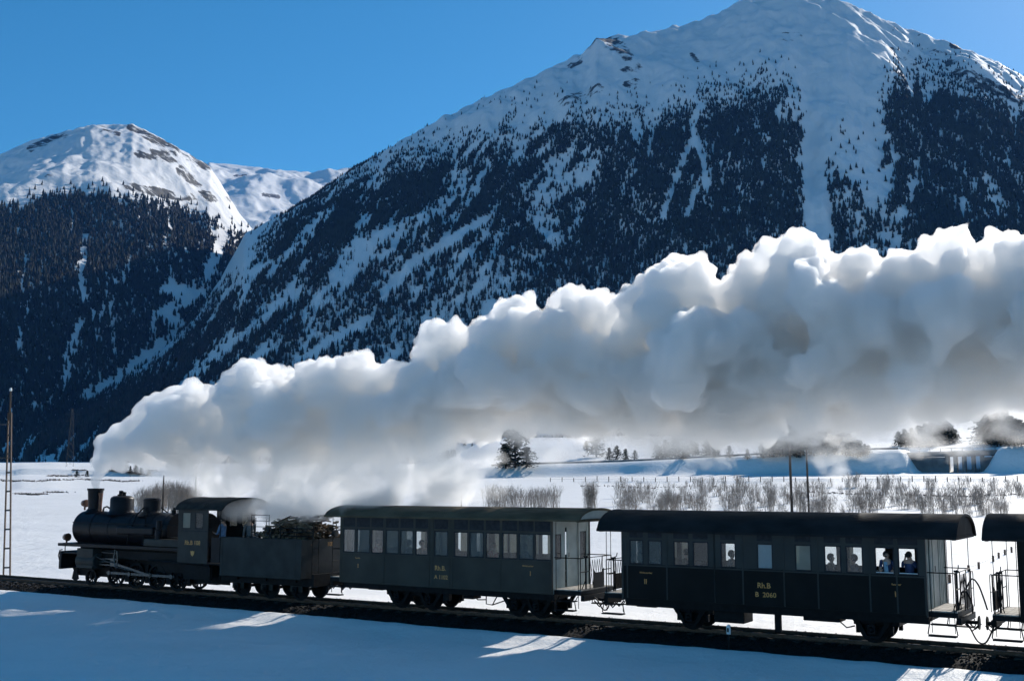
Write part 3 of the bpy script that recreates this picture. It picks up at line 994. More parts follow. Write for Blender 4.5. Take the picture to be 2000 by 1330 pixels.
def end_wall(root, a, face, zb, zt, hw, door, wins, mt):
    """panelled end wall across the car at a; face +1 looks to the rear; openings (y0,y1,z0,z1)"""
    t0, t1 = (a - .04, a) if face > 0 else (a, a + .04)
    cuts = sorted([(*door, 'd')] + [(*w, 'w') for w in wins])
    b = M(); y = -hw + .045
    for y0, y1, z0, z1, k in cuts:
        b.box(t0, t1, y, y0, zb, zt)
        if z0 > zb + .02: b.box(t0, t1, y0, y1, zb, z0)
        b.box(t0, t1, y0, y1, z1, zt)
        y = y1
    b.box(t0, t1, y, hw - .045, zb, zt)
    ew = b.build("end_wall", mt, root)
    yy = -hw + .25
    f = a + .012 * face
    c = M()
    while yy < hw - .1:
        if not any(q[0] - .03 < yy < q[1] + .03 for q in cuts):
            c.box(min(a, f), max(a, f), yy - .018, yy + .018, zb + .02, zt - .02)
        yy += .21
    for s in (-1, 1):
        c.box(min(a, f), max(a, f), s * (hw - .05) - .03, s * (hw - .05) + .03, zb, zt)
    c.build("batten", mt, ew)
    for w in wins:
        c = M(); y0, y1, z0, z1 = w
        c.box(t0 + .01, t1 - .01, y0, y1, z0, z0 + .03); c.box(t0 + .01, t1 - .01, y0, y1, z1 - .03, z1); c.box(t0 + .01, t1 - .01, y0, y0 + .03, z0 + .03, z1 - .03); c.box(t0 + .01, t1 - .01, y1 - .03, y1, z0 + .03, z1 - .03)
        wf = c.build("window", MAT_FRAME, root)
        c = M(); c.box(t0 + .018, t0 + .022, y0 + .03, y1 - .03, z0 + .03, z1 - .03); c.build("pane", MAT_PANE_CLEAR, wf)
    y0, y1, z0, z1 = door
    c = M(); dm = (t0 + t1) / 2
    c.box(dm - .015, dm + .015, y0 + .14, y1, z0, z1)        # door stands a hand's width ajar
    dr = c.build("end_door", mt, root)
    c = M(); c.tube([(a + .03 * face, y0 + .2, z0 + .95), (a + .03 * face, y0 + .2, z0 + 1.1)], .012, 6); c.build("handle", MAT_STEEL, dr)
    return ew


def platform(root, a0, a1, face, hw, zf, ze, full=True):
    """open end platform between body end a0 and outer edge a1"""
    lo, hi = min(a0, a1), max(a0, a1)
    b = M(); n = 5; w = (hi - lo) / n
    for k in range(n):
        b.box(lo + k * w + .004, lo + (k + 1) * w - .004, -hw + .18, hw - .18, zf - .03, zf)
    b.build("platform_floor", MAT_FLOOR, root)
    b = M(); b.box(lo, hi, -hw + .16, hw - .16, zf - .16, zf - .034); b.box(a1 - .06 * face, a1 + .06 * face, -1.0, 1.0, zf - .34, zf - .17)
    b.build("platform_frame", MAT_IRON, root)
    e = a1 - .04 * face
    for s in (-1, 1):
        L = [[(e, s * y, zf), (e, s * y, zf + .98)] for y in (hw - .22, .42)]
        for z in (.98, .55):
            L.append([(e, s * (hw - .22), zf + z), (e, s * .42, zf + z)])
        L.append([(e, s * (hw - .22), zf + .98), (a0, s * (hw - .2), zf + .98)])
        rail_tubes(root, "railing", L, .016)
    # tall thin grab poles from step to canopy
    for y in (-hw + .16, hw - .16):
        for a in (a0 + .08 * face, a1 - .08 * face):
            rail_tubes(root, "grab_pole", [[(a, y, .42), (a, y, ze)]], .011)
    # steps on both sides
    for s in (-1, 1):
        b = M(); y = s * (hw - .04)
        m = (lo + hi) / 2
        b.box(m - .34, m + .34, y - .13, y + .13, .34, .375)
        b.box(m - .30, m + .30, y - .13 - s * .12, y + .13 - s * .12, .62, .65)
        for q in (-1, 1):
            b.tube([(m + q * .33, y - s * .2, zf - .2), (m + q * .33, y, .62), (m + q * .37, y, .40), (m + q * .33, y, .36)], .016, 6)
        b.build("step", MAT_IRON, root)
    # folding gate, lattice and lifted gangway plate
    b = M()
    for k in range(5):
        y0 = -.4 + k * .16
        b.tube([(e, y0, zf + .1), (e, y0 + .16, zf + .9)], .008, 5); b.tube([(e, y0 + .16, zf + .1), (e, y0, zf + .9)], .008, 5)
    b.tube([(e, -.42, zf + .98), (e, .42, zf + .98)], .012, 6)
    b.build("folding_gate", MAT_IRON, root)
    b = M()
    q = a1 + .05 * face
    b.prism([(-.36, zf + .02), (.36, zf + .02), (.36, zf + .62), (.22, zf + .5), (-.22, zf + .5), (-.36, zf + .62)], q - .012, q + .012)
    b.build("gangway_plate", MAT_IRON, root)


def coupling(root, a1, face, z=.62):
    b = M()
    b.tube([(a1, 0, z), (a1 + .30 * face, 0, z)], .05, 10)
    b.lathe([(0, 0), (.17, 0), (.19, .03 * face), (.0, .05 * face)], (a1 + .30 * face, 0, z), 'X', 18)
    for s in (-1, 1):
        b.tube([(a1, s * .22, z - .02), (a1 + .18 * face, s * .22, z - .2), (a1 + .33 * face, s * .2, z - .05)], .022, 6)
    b.build("buffer", MAT_IRON, root)


def hose(root, pts, r=.022):
    # catmull smoothing
    P = [Vector(p) for p in pts]; out = []
    for i in range(len(P) - 1):
        p0, p1, p2, p3 = P[max(i - 1, 0)], P[i], P[i + 1], P[min(i + 2, len(P) - 1)]
        for k in range(5):
            t = k / 5
            out.append(.5 * ((2 * p1) + (p2 - p0) * t + (2 * p0 - 5 * p1 + 4 * p2 - p3) * t * t + (3 * p1 - p0 - 3 * p2 + p3) * t ** 3))
    out.append(P[-1])
    b = M(); b.tube(out, r, 6); return b.build("brake_hose", MAT_IRON, root)


def running_gear(root, aL, aR, axles, boxes, z0, trusses=(), sole=MAT_IRON):
    b = M()
    for s in (-1, 1):
        b.box(aL, aR, s * 1.05 - .05, s * 1.05 + .05, z0 - .2, z0 - .003)
    for a in np.linspace(aL + .1, aR - .1, 7):
        b.box(a - .05, a + .05, -1.0, 1.0, z0 - .17, z0 - .01)
    b.build("underframe", sole, root)
    for a in axles:
        axle(root, a)
        for s in (-1, 1):
            wheel(root, a, s * .52, .37, 0)
            axlebox(root, a, s * .82)
            spring(root, a, s * .82, z0 - .22, 1.25)
            c = M()      # horn plates
            c.prism([(a - .62, z0 - .1), (a - .42, z0 - .1), (a - .13, .16), (a - .2, .12)], s * .78 - .015, s * .78 + .015, 'Y')
            c.prism([(a + .62, z0 - .1), (a + .42, z0 - .1), (a + .13, .16), (a + .2, .12)], s * .78 - .015, s * .78 + .015, 'Y')
            c.box(a - .2, a + .2, s * .78 - .02, s * .78 + .02, .12, .17)
            c.build("horn_plate", MAT_IRON, root)
            for q in (-1, 1):
                c = M(); c.box(a + q * .45 - .05, a + q * .45 + .05, s * .52 - .06, s * .52 + .06, .22, .52); c.build("brake_shoe", MAT_IRON, root)
    for (a0, a1, za, zb, y0, y1, nm) in boxes:
        b = M(); b.box(a0, a1, y0, y1, za, zb); b.build(nm, MAT_IRON, root, bevel=.03)
    for l in trusses:
        rail_tubes(root, "brake_rod", [l], .02)


def coach(label, pxL, pxR, rpL, rpR, wins, zt, zb, z0, ze, zr, m_up, m_low, m_roof, texts, axles, boxes, far_open, trusses=(), people=(), battens=(), end_wins=True, beltline=False):
    aL, aR = A(pxL, 1100), A(pxR, 1140)
    root = rail_root("passenger_coach", (aL + aR) / 2, label, "railway coach", "old railway coaches behind the locomotive")
    ops = [(A(p0, 1080), A(p1, 1080)) for p0, p1, *_ in wins]
    g = .03
    ops_w = [(a - g, b_ + g) for a, b_ in ops]
    hw = HALF
    side_wall(root, aL, aR, -hw, -hw + .045, z0, ops_w, zt, zb, ze, m_up, m_low)
    side_wall(root, aL, aR, hw - .045, hw, z0, ops_w, zt, zb, ze, m_up, m_low)
    for k, ((a0, a1), w) in enumerate(zip(ops_w, wins)):
        kind = w[2]
        pane = {'g': MAT_PANE, 'c': MAT_PANE_CLEAR, 'f': MAT_PANE_FROST, 't': MAT_PANE_TAN, 'o': MAT_PANE_CLEAR}[kind]
        wo = window(root, a0, a1, -hw + .012, zb, zt, pane, .94 if kind == 'o' else 0)
        if kind == 'f': wo['label'] = 'pale frosted window pane'
        if kind == 't': wo['label'] = 'window with drawn tan blind'
        if kind == 'o': wo['label'] = 'lowered window'
        fp = MAT_PANE_FROST if kind == 'f' else (MAT_PANE_TAN if kind == 't' and k not in far_open else MAT_PANE_CLEAR)
        wf = window(root, a0, a1, hw - .03, zb, zt, fp)
        cov = far_open.get(k, (0, 1))
        if cov and kind not in 'f':
            c = M()
            n = 4
            vs = []; x0, x1 = a0 + .01 + (a1 - a0 - .02) * cov[0], a0 + .01 + (a1 - a0 - .02) * cov[1]
            for i in range(n + 1):
                x = x0 + (x1 - x0) * i / n
                vs += [(x, hw - .07 + .015 * (-1) ** i, zb + .02), (x, hw - .07 + .015 * (-1) ** i, zt - .02)]
            c.add(vs, [(2 * i, 2 * i + 2, 2 * i + 3, 2 * i + 1) for i in range(n)])
            c.build("curtain", MAT_BLIND, wf)
    # dark panels painting in the eaves' shade over the windows, battens on the posts, mouldings
    fz = []
    for a0, a1 in ops_w:
        c = M(); c.box(a0 + .01, a1 - .01, -hw - .004, -hw + .0, zt + .07, ze - .03); c.build("eaves_shade_panel", MAT_FRAME, root)
    for px in battens:
        a = A(px, 1080); c = M(); c.box(a - .022, a + .022, -hw - .010, -hw, z0 + .04, ze - .02); c.build("batten", m_up if not beltline else m_up, root)
    c = M(); c.box(aL + .01, aR - .01, -hw - .018, -hw, zb - .055, zb - .015); c.build("belt_moulding", m_up if not beltline else m_up, root)
    c = M(); c.box(aL + .01, aR - .01, -hw - .016, -hw, z0, z0 + .05); c.build("bottom_moulding", m_low, root)
    for s in (aL, aR):
        c = M(); c.box(s - .03, s + .03, -hw - .012, -hw + .06, z0, ze); c.build("corner_post", m_up, root)
        c = M(); c.box(s - .03, s + .03, hw - .06, hw + .012, z0, ze); c.build("corner_post", m_up, root)
    rL, rR = A(rpL[0], rpL[1], -.1), A(rpR[0], rpR[1], -.1)
    roof_mesh(root, rL, rR, hw + .12, ze, zr, m_roof, ribs=(rL + .03, rR - .03))
    # gable boards under the canopy ends
    for a, f in ((rL + .1, -1), (rR - .1, 1)):
        b = M(); b.prism([(y, z) for y, z in arc_profile(hw + .02, ze + .04, zr - .07)], a - .02, a + .02); b.build("gable_board", MAT_END if end_wins else m_roof, root)
        b = M(); b.box(a - .04, a + .04, -hw - .05, hw + .05, ze - .05, ze + .035); b.build("canopy_beam", m_roof, root)
    zf = z0 + .16
    dz = (zf, zf + 1.9)
    ws = [(-1.02, -.62, zb + .02, zt - .02), (.62, 1.04, zb - .05, zt + .02)] if end_wins else []
    for a, f in ((aL, -1), (aR, 1)):
        end_wall(root, a, f, z0, ze + .06, hw, (-.38, .40, dz[0], dz[1]), ws, MAT_END)
        platform(root, a, (rL + .12) if f < 0 else (rR - .12), f, hw, zf, ze)
        coupling(root, (rL + .12) if f < 0 else (rR - .12), f)
    b = M(); b.box(aL + .05, aR - .05, -hw + .05, hw - .05, z0 + .02, zf); b.build("floor", MAT_SEAT, root)
    b = M(); b.box(aL + .05, aR - .05, -hw + .05, hw - .05, ze + .0, ze + .02); b.build("ceiling", MAT_BLIND, root)
    # benches, back to back
    a = aL + .75
    while a < aR - .5:
        for y0, y1 in ((-1.15, -.3), (.3, 1.15)):
            b = M(); b.box(a - .03, a + .03, y0, y1, zf + .4, zf + .98); b.box(a - .42, a - .03, y0, y1, zf + .38, zf + .43); b.box(a + .03, a + .42, y0, y1, zf + .38, zf + .43)
            b.box(a - .03, a + .03, y0, y0 + .05, zf, zf + .38)
            b.build("bench", MAT_SEAT, root, bevel=.01)
        a += 1.36
    running_gear(root, aL, aR, axles, boxes, z0, trusses)
    for s, size, px, py, sq in texts:
        x, z = AZ(px, py, 0)
        text_part("lettering", s, size, x, z, -hw - .006, MAT_GOLD, root, sq)
    return root, (aL, aR, rL, rR, zf)


ZB1, ZT1, Z01 = 1.865, 2.70, 0.817
ZB2, ZT2 = 1.876, 2.60
ZE1 = AZ(1132, 1017, -.12)[1]
ZE2 = AZ(1500, 1043, -.12)[1]

w1 = [(671, 692, 'c'), (697, 721, 'g'), (725.5, 747, 'c'), (754, 777, 'g'), (782.5, 806, 'g'), (812, 834.5, 'c'), (849, 873.6, 'g'), (888, 912.6, 'c'), (918, 943.6, 'g'),
      (950, 975, 'c'), (982, 1009, 'c'), (1014.5, 1041, 'g'), (1046, 1075, 'c')]
def bx(px0, px1, za, zb_, y0=-1.0, y1=-.5, nm="equipment_box", off=.3):
    return (A(px0, 1180, off), A(px1, 1180, off), za, zb_, y0, y1, nm)
coach1, info1 = coach("slate grey first coach with thirteen narrow windows and weathered olive roof", 665, 1077, (633, 1016), (1132, 1016), w1, ZT1, ZB1, Z01, ZE1, 3.5,
                      MAT_C1, MAT_C1, MAT_C1R,
                      [("Rh.B.", .22, 860, 1109.5, 1.0), ("A 1102", .19, 861.5, 1127, 1.0), ("1", .2, 699.5, 1105, 1.0), ("1", .2, 1036, 1120, 1.0), ("Nichtraucher", .07, 1031, 1105, 1.1), ("Raucher", .07, 699, 1089, 1.0)],
                      [A(775, 1160, .4), A(836, 1170, .4), A(1005, 1180, .4), A(1048, 1185, .4)],
                      [bx(866, 877, .36, .64, -1.0, -.8, "battery_post"), bx(905, 925, .48, .6), bx(745, 815, .42, .62, -.7, .7), bx(990, 1060, .42, .62, -.7, .7)],
                      {1: (0, .55), 2: (.6, 1), 6: (.35, 1), 10: (.45, 1), 11: (0, .4), 5: (.3, 1), 3: (.5, 1)},
                      trusses=[[(A(910, 1180, .5), -.5, .6), (A(925, 1180, .5), -.5, .42), (A(940, 1185, .5), -.5, .44)], [(A(941, 1180, .5), -.5, .62), (A(941, 1180, .5), -.5, .3), (A(953, 1180, .5), -.5, .28), (A(963, 1180, .5), -.5, .6)],
                               [(A(953, 1180, .5), -.5, .28), (A(985, 1188, .5), -.5, .5)]],
                      battens=(749.5, 838, 845, 878, 883.5, 977.5))
w2 = [(1231, 1255, 'g'), (1267, 1291.5, 'g'), (1317, 1344, 'c'), (1354.7, 1381.7, 'c'), (1408.6, 1435, 'c'), (1480, 1507.4, 'f'), (1554, 1582.6, 't'), (1611, 1640.6, 'c'), (1653.7, 1683, 'c'),
      (1709.7, 1744, 'o'), (1755, 1791, 'o')]
coach2, info2 = coach("coach with grey upper side, blackish lower side and passengers leaning at two open windows", 1216, 1808, (1165, 1032), (1869, 1054), w2, ZT2, ZB2, Z01, ZE2, 3.47,
                      MAT_C2, MAT_C2L, MAT_C2R,
                      [("Rh.B", .21, 1492, 1143.5, 1.0), ("B  2060", .19, 1495.5, 1161.5, 1.05), ("II", .2, 1261, 1135.5, 1.0), ("II", .2, 1751, 1160.5, 1.0), ("Nichtraucher", .07, 1262, 1118, 1.1), ("Raucher", .07, 1751, 1141, 1.1)],
                      [A(1345, 1200, .4), A(1702, 1225, .4)],
                      [bx(1393, 1452, .28, .62, -.95, -.2, "air_tank_box"), bx(1512, 1524, .1, .62, -1.0, -.85, "pipe_post"), bx(1568, 1640, .50, .64, -1.0, -.4), bx(1310, 1385, .45, .62, -.7, .7), bx(1660, 1750, .45, .62, -.7, .7)],
                      {1: (0, .5), 2: (.25, 1), 3: None, 6: None, 7: (0, .25), 8: None, 9: None, 10: None},
                      trusses=[[(A(1640, 1215, .4), -.8, .5), (A(1652, 1215, .4), -.8, .36), (A(1668, 1220, .4), -.8, .42)]],
                      battens=(1225, 1302, 1395, 1395, 1450, 1530, 1596, 1697, 1749.5), end_wins=False, beltline=True)
w3 = [(2040, 2068, 'g'), (2080, 2108, 'g'), (2130, 2160, 'c'), (2180, 2210, 'g'), (2240, 2275, 'g')]
coach3, info3 = coach("black coach cut off by the right edge of the picture", 1990, 2640, (1917, 1052), (2700, 1080), w3, ZT2, ZB2, Z01, ZE2, 3.5,
                      MAT_C2L, MAT_C2L, MAT_C2R, [], [A(2130, 1240, .4), A(2520, 1300, .4)], [], {2: None}, end_wins=False)

# things hanging between the coaches
_, _, _, rR1, zf1 = info1
_, _, rL2, rR2, zf2 = info2
hose(coach1, [(rR1 - .15, -.3, .75), (rR1 + .05, -.32, .62), (rR1 + .25, -.33, .35), (rR1 + .42, -.34, .40), (rR1 + .5, -.34, .66)])
hose(coach2, [(rR2 - .2, -.32, .8), (rR2 + .0, -.34, .55), (rR2 + .2, -.36, .18), (rR2 + .4, -.36, .16), (rR2 + .58, -.36, .5), (rR2 + .66, -.34, .72)])
hose(coach2, [(rR2 - .1, .1, 1.5), (rR2 + .05, .1, 1.75), (rR2 + .2, .12, 1.6), (rR2 + .32, .12, 1.25), (rR2 + .4, .12, .95)])
hose(coach2, [(rR2 - .2, -.5, 1.0), (rR2 - .12, -.5, 1.4), (rR2 + .0, -.5, 1.45), (rR2 + .12, -.5, 1.2), (rR2 + .14, -.5, .9)])
for (rt, a, f) in ((coach1, rR1 - .2, 1), (coach2, rR2 - .2, 1), (coach2, rL2 + .2, -1), (coach3, info3[2] + .25, -1)):
    zf = zf1
    b = M()
    b.tube([(a, -.62, zf - .1), (a, -.62, zf + 1.02)], .028, 8)
    b.tube([(a, -.62, zf + 1.02), (a + .02, -.45, zf + 1.06), (a + .02, -.42, zf + 1.16)], .014, 6)
    b.lathe([(.0, 0), (.07, .0), (.07, .05), (0, .05)], (a, -.62, zf + .98), 'Z', 12)
    b.tube([(a, -.62, zf + .3), (a - .1 * f, -.7, zf + .0)], .014, 5)
    b.build("hand_brake_column", MAT_IRON, rt)
for rt, a, f in ((coach2, rR2 - .12, 1), (coach3, info3[2] + .12, -1), (coach2, rL2 + .12, -1)):
    # rounded hoop rails either side of the gangway
    for y in (-.62, .34):
        rail_tubes(rt, "hoop_rail", [[(a + .10 * f, y, zf1), (a + .10 * f, y, zf1 + .86), (a + .10 * f, y + .06, zf1 + .95), (a + .10 * f, y + .26, zf1 + .95), (a + .10 * f, y + .32, zf1 + .86), (a + .10 * f, y + .32, zf1)],
                                     [(a + .10 * f, y, zf1 + .5), (a + .10 * f, y + .32, zf1 + .5)]], .012)

# ------------------------------------------------------------------ locomotive
loco = rail_root("steam_locomotive", -18.0, "black steam locomotive with tall chimney trailing white steam", "steam locomotive")
Yc = 0.0
zc, br = 2.36, 0.72
b = M()
b.lathe([(0, -23.15), (.45, -23.14), (.66, -23.09), (.70, -23.03), (br + .02, -23.0), (br + .02, -21.9), (br, -21.89), (br, -17.0), (.0, -17.0)], (0, Yc, zc), 'X', 40)
b.build("boiler", MAT_LOCO, loco)
for a in (-21.9, -20.75, -19.45, -18.1, -17.35):
    c = M(); c.lathe([(br, 0), (br + .014, 0), (br + .014, .05), (br, .05)], (a, Yc, zc), 'X', 40); c.build("boiler_band", MAT_LOCO, loco)
c = M(); c.lathe([(.0, -.03), (.42, -.03), (.44, 0), (.44, .04)], (-23.16, Yc, zc), 'X', 28); c.tube([(-23.2, -.1, zc), (-23.24, .25, zc - .1)], .02, 6); c.build("smokebox_door", MAT_LOCO, loco)
# chimney, flared
ac = -22.5
c = M(); c.lathe([(.44, 3.02), (.36, 3.12), (.29, 3.2), (.285, 3.3), (.33, 3.98), (.36, 4.0), (.36, 4.08), (.31, 4.08), (.27, 3.3)], (ac, 0, 0), 'Z', 28); c.build("chimney", MAT_LOCO, loco)
c = M(); c.lathe([(.0, 3.0), (.07, 3.0), (.075, 3.75), (.095, 3.76), (.095, 3.88), (.0, 3.88)], (ac + .42, -.05, 0), 'Z', 14); c.build("exhaust_pipe", MAT_COPPER, loco)
# steam dome and sand dome
c = M(); c.lathe([(.62, 2.96), (.54, 3.06), (.50, 3.2), (.50, 3.62), (.46, 3.70), (.36, 3.76), (0, 3.79)], (-20.7, 0, 0), 'Z', 28); d = c.build("steam_dome", MAT_LOCO, loco)
c = M(); c.lathe([(.0, 3.74), (.15, 3.74), (.15, 3.82), (.09, 3.84), (.09, 3.98), (.0, 3.99)], (-20.8, 0, 0), 'Z', 12); c.lathe([(.0, 3.74), (.07, 3.74), (.07, 3.92), (.0, 3.93)], (-20.58, 0, 0), 'Z', 10); c.tube([(-20.8, 0, 3.95), (-20.45, 0, 3.9)], .015, 5); c.build("safety_valve", MAT_IRON, d)
c = M(); c.lathe([(.60, 2.94), (.46, 3.04), (.36, 3.14), (.355, 3.55), (.37, 3.56), (.37, 3.62), (.30, 3.68), (0, 3.70)], (-18.78, 0, 0), 'Z', 28); d = c.build("sand_dome", MAT_LOCO, loco)
for s in (-1, 1):
    c = M(); c.tube([(-18.85, s * .36, 3.3), (-19.0, s * .6, 3.0), (-19.2, s * .76, 2.4), (-19.3, s * .8, 1.75)], .03, 6); c.tube([(-18.7, s * .36, 3.3), (-18.4, s * .62, 3.0), (-18.3, s * .77, 2.3), (-18.3, s * .8, 1.75)], .03, 6); c.build("sand_pipe", MAT_IRON, loco)
c = M(); c.tube([(-21.75, -.15, 3.05), (-21.7, -.15, 3.25), (-21.5, -.15, 3.3), (-21.3, -.15, 3.22), (-21.15, -.15, 3.05)], .035, 8); c.build("steam_pipe", MAT_IRON, loco)
c = M(); c.lathe([(0, 2.9), (.1, 2.9), (.1, 3.2), (.04, 3.22), (.04, 3.3), (0, 3.3)], (-17.2, -.2, 0), 'Z', 10); c.build("whistle", MAT_IRON, loco)
for s in (-1, 1):
    c = M(); c.tube([(-22.9, s * .8, 2.62), (-16.2, s * .82, 2.62)], .018, 6)
    for a in np.arange(-22.7, -16.4, 1.25): c.tube([(a, s * .68, 2.6), (a, s * .81, 2.62)], .014, 5)
    c.build("boiler_handrail", MAT_IRON, loco)
c = M(); c.box(-19.9, -17.6, -.93, -.70, 2.18, 2.52); c.build("air_reservoir", MAT_LOCO, loco, bevel=.08)
c = M(); c.lathe([(0, 0), (.15, 0), (.15, .55), (0, .55)], (-17.2, -.95, 1.85), 'Z', 16); c.lathe([(0, .58), (.12, .58), (.12, .95), (0, .95)], (-17.2, -.95, 1.85), 'Z', 16); c.build("air_pump", MAT_LOCO, loco)
# running board and its valance, front platform
c = M(); c.box(-23.3, -15.75, -1.2, -.66, 1.70, 1.74); c.box(-23.3, -15.75, .66, 1.2, 1.70, 1.74); c.box(-23.3, -22.95, -.66, .66, 1.70, 1.74); c.box(-23.3, -15.75, -1.2, -1.16, 1.62, 1.70); c.box(-23.3, -15.75, 1.16, 1.2, 1.62, 1.70)
c.build("running_board", MAT_LOCO, loco)
# frame and smokebox saddle
c = M()
for s in (-1, 1): c.box(-22.9, -13.6, s * .42 - .02, s * .42 + .02, .34, 1.35)
c.box(-22.7, -21.0, -.5, .5, 1.1, 1.75); c.box(-20.4, -16.2, -.55, .55, 1.2, 1.6); c.box(-17.6, -15.9, -.62, .62, .7, 2.1)
c.build("frame", MAT_IRON, loco)
c = M(); c.box(-23.25, -23.1, -1.15, 1.15, .64, 1.40); c.box(-23.1, -21.8, -1.1, 1.1, 1.30, 1.36); c.build("buffer_beam", MAT_LOCO, loco, bevel=.015)
coupling(loco, -23.25, -1, .72)
c = M(); c.tube([(-23.25, -1.0, 1.45), (-23.42, -1.0, 1.42), (-23.5, -1.0, 1.2), (-23.42, -1.0, 1.02), (-23.27, -1.0, .98)], .022, 6); c.build("brake_hose", MAT_IRON, loco)
for s in (-1, 1):
    c = M(); c.tube([(-23.2, s * .9, 1.38), (-23.2, s * .9, 1.7)], .02, 6); c.build("platform_strut", MAT_IRON, loco)
    c = M(); c.prism([(-22.95, .7), (-22.8, .7), (-22.65, .2), (-22.85, .1), (-23.1, .2)], s * .55 - .02, s * .55 + .02, 'Y'); c.build("rail_guard", MAT_IRON, loco)
# lamps
def lamp(a, y, z):
    c = M(); c.lathe([(0, -.12), (.10, -.12), (.15, -.02), (.16, .08), (.17, .1), (.0, .12)], (a, y, z), 'X', 18); c.box(a - .03, a + .05, y - .02, y + .02, z - .3, z - .12)
    l = c.build("headlamp", MAT_COPPER, loco)
    c = M(); c.lathe([(0, 0), (.13, 0), (.1, -.03), (0, -.04)], (a - .12, y, z), 'X', 16); c.build("lens", MAT_PANE_CLEAR, l)
lamp(-23.2, 0, 3.42)
lamp(-23.2, -.85, 1.98); lamp(-23.2, .85, 1.98)
# cylinders and motion
AX = (-20.15, -18.88, -17.6, -16.35)
for s in (-1, 1):
    c = M(); c.lathe([(0, -.03), (.3, -.03), (.34, .0), (.34, 1.15), (.3, 1.2), (0, 1.2)], (-22.1, s * .86, 1.02), 'X', 24); c.box(-22.05, -21.0, min(s * .55, s * 1.16), max(s * .55, s * 1.16), .72, 1.56); c.build("cylinder", MAT_CAB, loco, bevel=.02)
    c = M(); c.tube([(-20.9, s * .92, 1.02), (-19.9, s * .92, 1.02)], .03, 8); c.box(-20.85, -19.7, s * .92 - .03, s * .92 + .03, 1.12, 1.17); c.box(-20.85, -19.7, s * .92 - .03, s * .92 + .03, .88, .92); c.box(-20.1, -19.85, s * .92 - .05, s * .92 + .05, .86, 1.18); c.build("crosshead", MAT_STEEL, loco)
    c = M(); c.cbox((-18.8, s * 1.0, .80), (2.5, .05, .09), Matrix.Rotation(math.radians(10), 3, 'Y')); c.build("connecting_rod", MAT_STEEL, loco)
    c = M(); c.box(AX[0] - .15, AX[3] + .15, s * .95 - .02, s * .95 + .02, .54, .63)
    for a in AX: c.lathe([(0, -.035), (.09, -.035), (.09, .035), (0, .035)], (a, s * .96, .585), 'Y', 14)
    c.build("coupling_rod", MAT_STEEL, loco)
    c = M(); c.tube([(-19.75, s * 1.03, 1.55), (-19.8, s * 1.03, 1.2), (-19.7, s * 1.03, .85)], .03, 6); c.tube([(-20.6, s * 1.02, 1.42), (-19.65, s * 1.02, 1.4)], .022, 6); c.tube([(-21.0, s * 1.04, 1.25), (-20.2, s * 1.04, 1.05), (-19.75, s * 1.04, 1.0)], .024, 6)
    c.tube([(-19.62, s * 1.03, 1.5), (-19.56, s * 1.03, 1.15), (-19.62, s * 1.03, .8)], .03, 6); c.tube([(-19.65, s * 1.05, .86), (-18.6, s * 1.05, .72)], .022, 6); c.build("valve_gear", MAT_STEEL, loco)
    for a in AX: wheel(loco, a, s * .56, .50, 13, "driving_wheel"); spring(loco, a, s * .7, 1.25, .8)
    wheel(loco, -21.75, s * .56, .33, 9, "leading_wheel")
    c = M(); c.box(-20.9, -15.9, s * .74 - .03, s * .74 + .03, 1.16, 1.5); c.build("valance_plate", MAT_IRON, loco)
for a in (*AX, -21.75): axle(loco, a)
c = M(); c.box(-18.6, -16.0, -.38, .38, .22, 1.2); c.build("ash_pan", MAT_IRON, loco)
c = M(); c.box(-21.3, -18.7, -.30, .30, .42, 1.2); c.build("frame_stretcher", MAT_IRON, loco)
for a in (-19.5, -18.24, -16.97, -15.75):
    for s in (-1, 1):
        c = M(); c.box(a - .09, a + .09, s * .56 - .05, s * .56 + .05, .22, .95); c.build("brake_hanger", MAT_IRON, loco)
for s in (-1, 1):
    c = M(); c.box(-15.6, -14.1, s * .95 - .06, s * .95 + .06, .55, 1.15); c.build("ash_pan_side", MAT_IRON, loco)

# cab
cl, cr_, cz0, czt = A(347, 1060), A(405, 1060), 1.20, 3.30
hw = HALF
c = M()
wA, wB = (A(356, 1015), A(373, 1015)), (A(381, 1015), A(397, 1015))
for s in (-1, 1):
    y0, y1 = (-hw, -hw + .03) if s < 0 else (hw - .03, hw)
    c.box(cl, cr_, y0, y1, cz0, 2.52); c.box(cl, cr_, y0, y1, 3.17, 3.34)
    c.box(cl, wA[0], y0, y1, 2.52, 3.17); c.box(wA[1], wB[0], y0, y1, 2.52, 3.17); c.box(wB[1], cr_, y0, y1, 2.52, 3.17)
c.box(cl, cl + .03, -hw + .031, hw - .031, 1.7, 2.35)
c.box(cl, cl + .03, -hw + .031, -.75, 2.35, 3.4); c.box(cl, cl + .03, .75, hw - .031, 2.35, 3.4)
c.build("cab_wall", MAT_CAB, loco)
b = M(); b.box(cl + .04, -13.3, -hw + .05, hw - .05, 1.16, 1.22); b.build("cab_floor", MAT_IRON, loco)
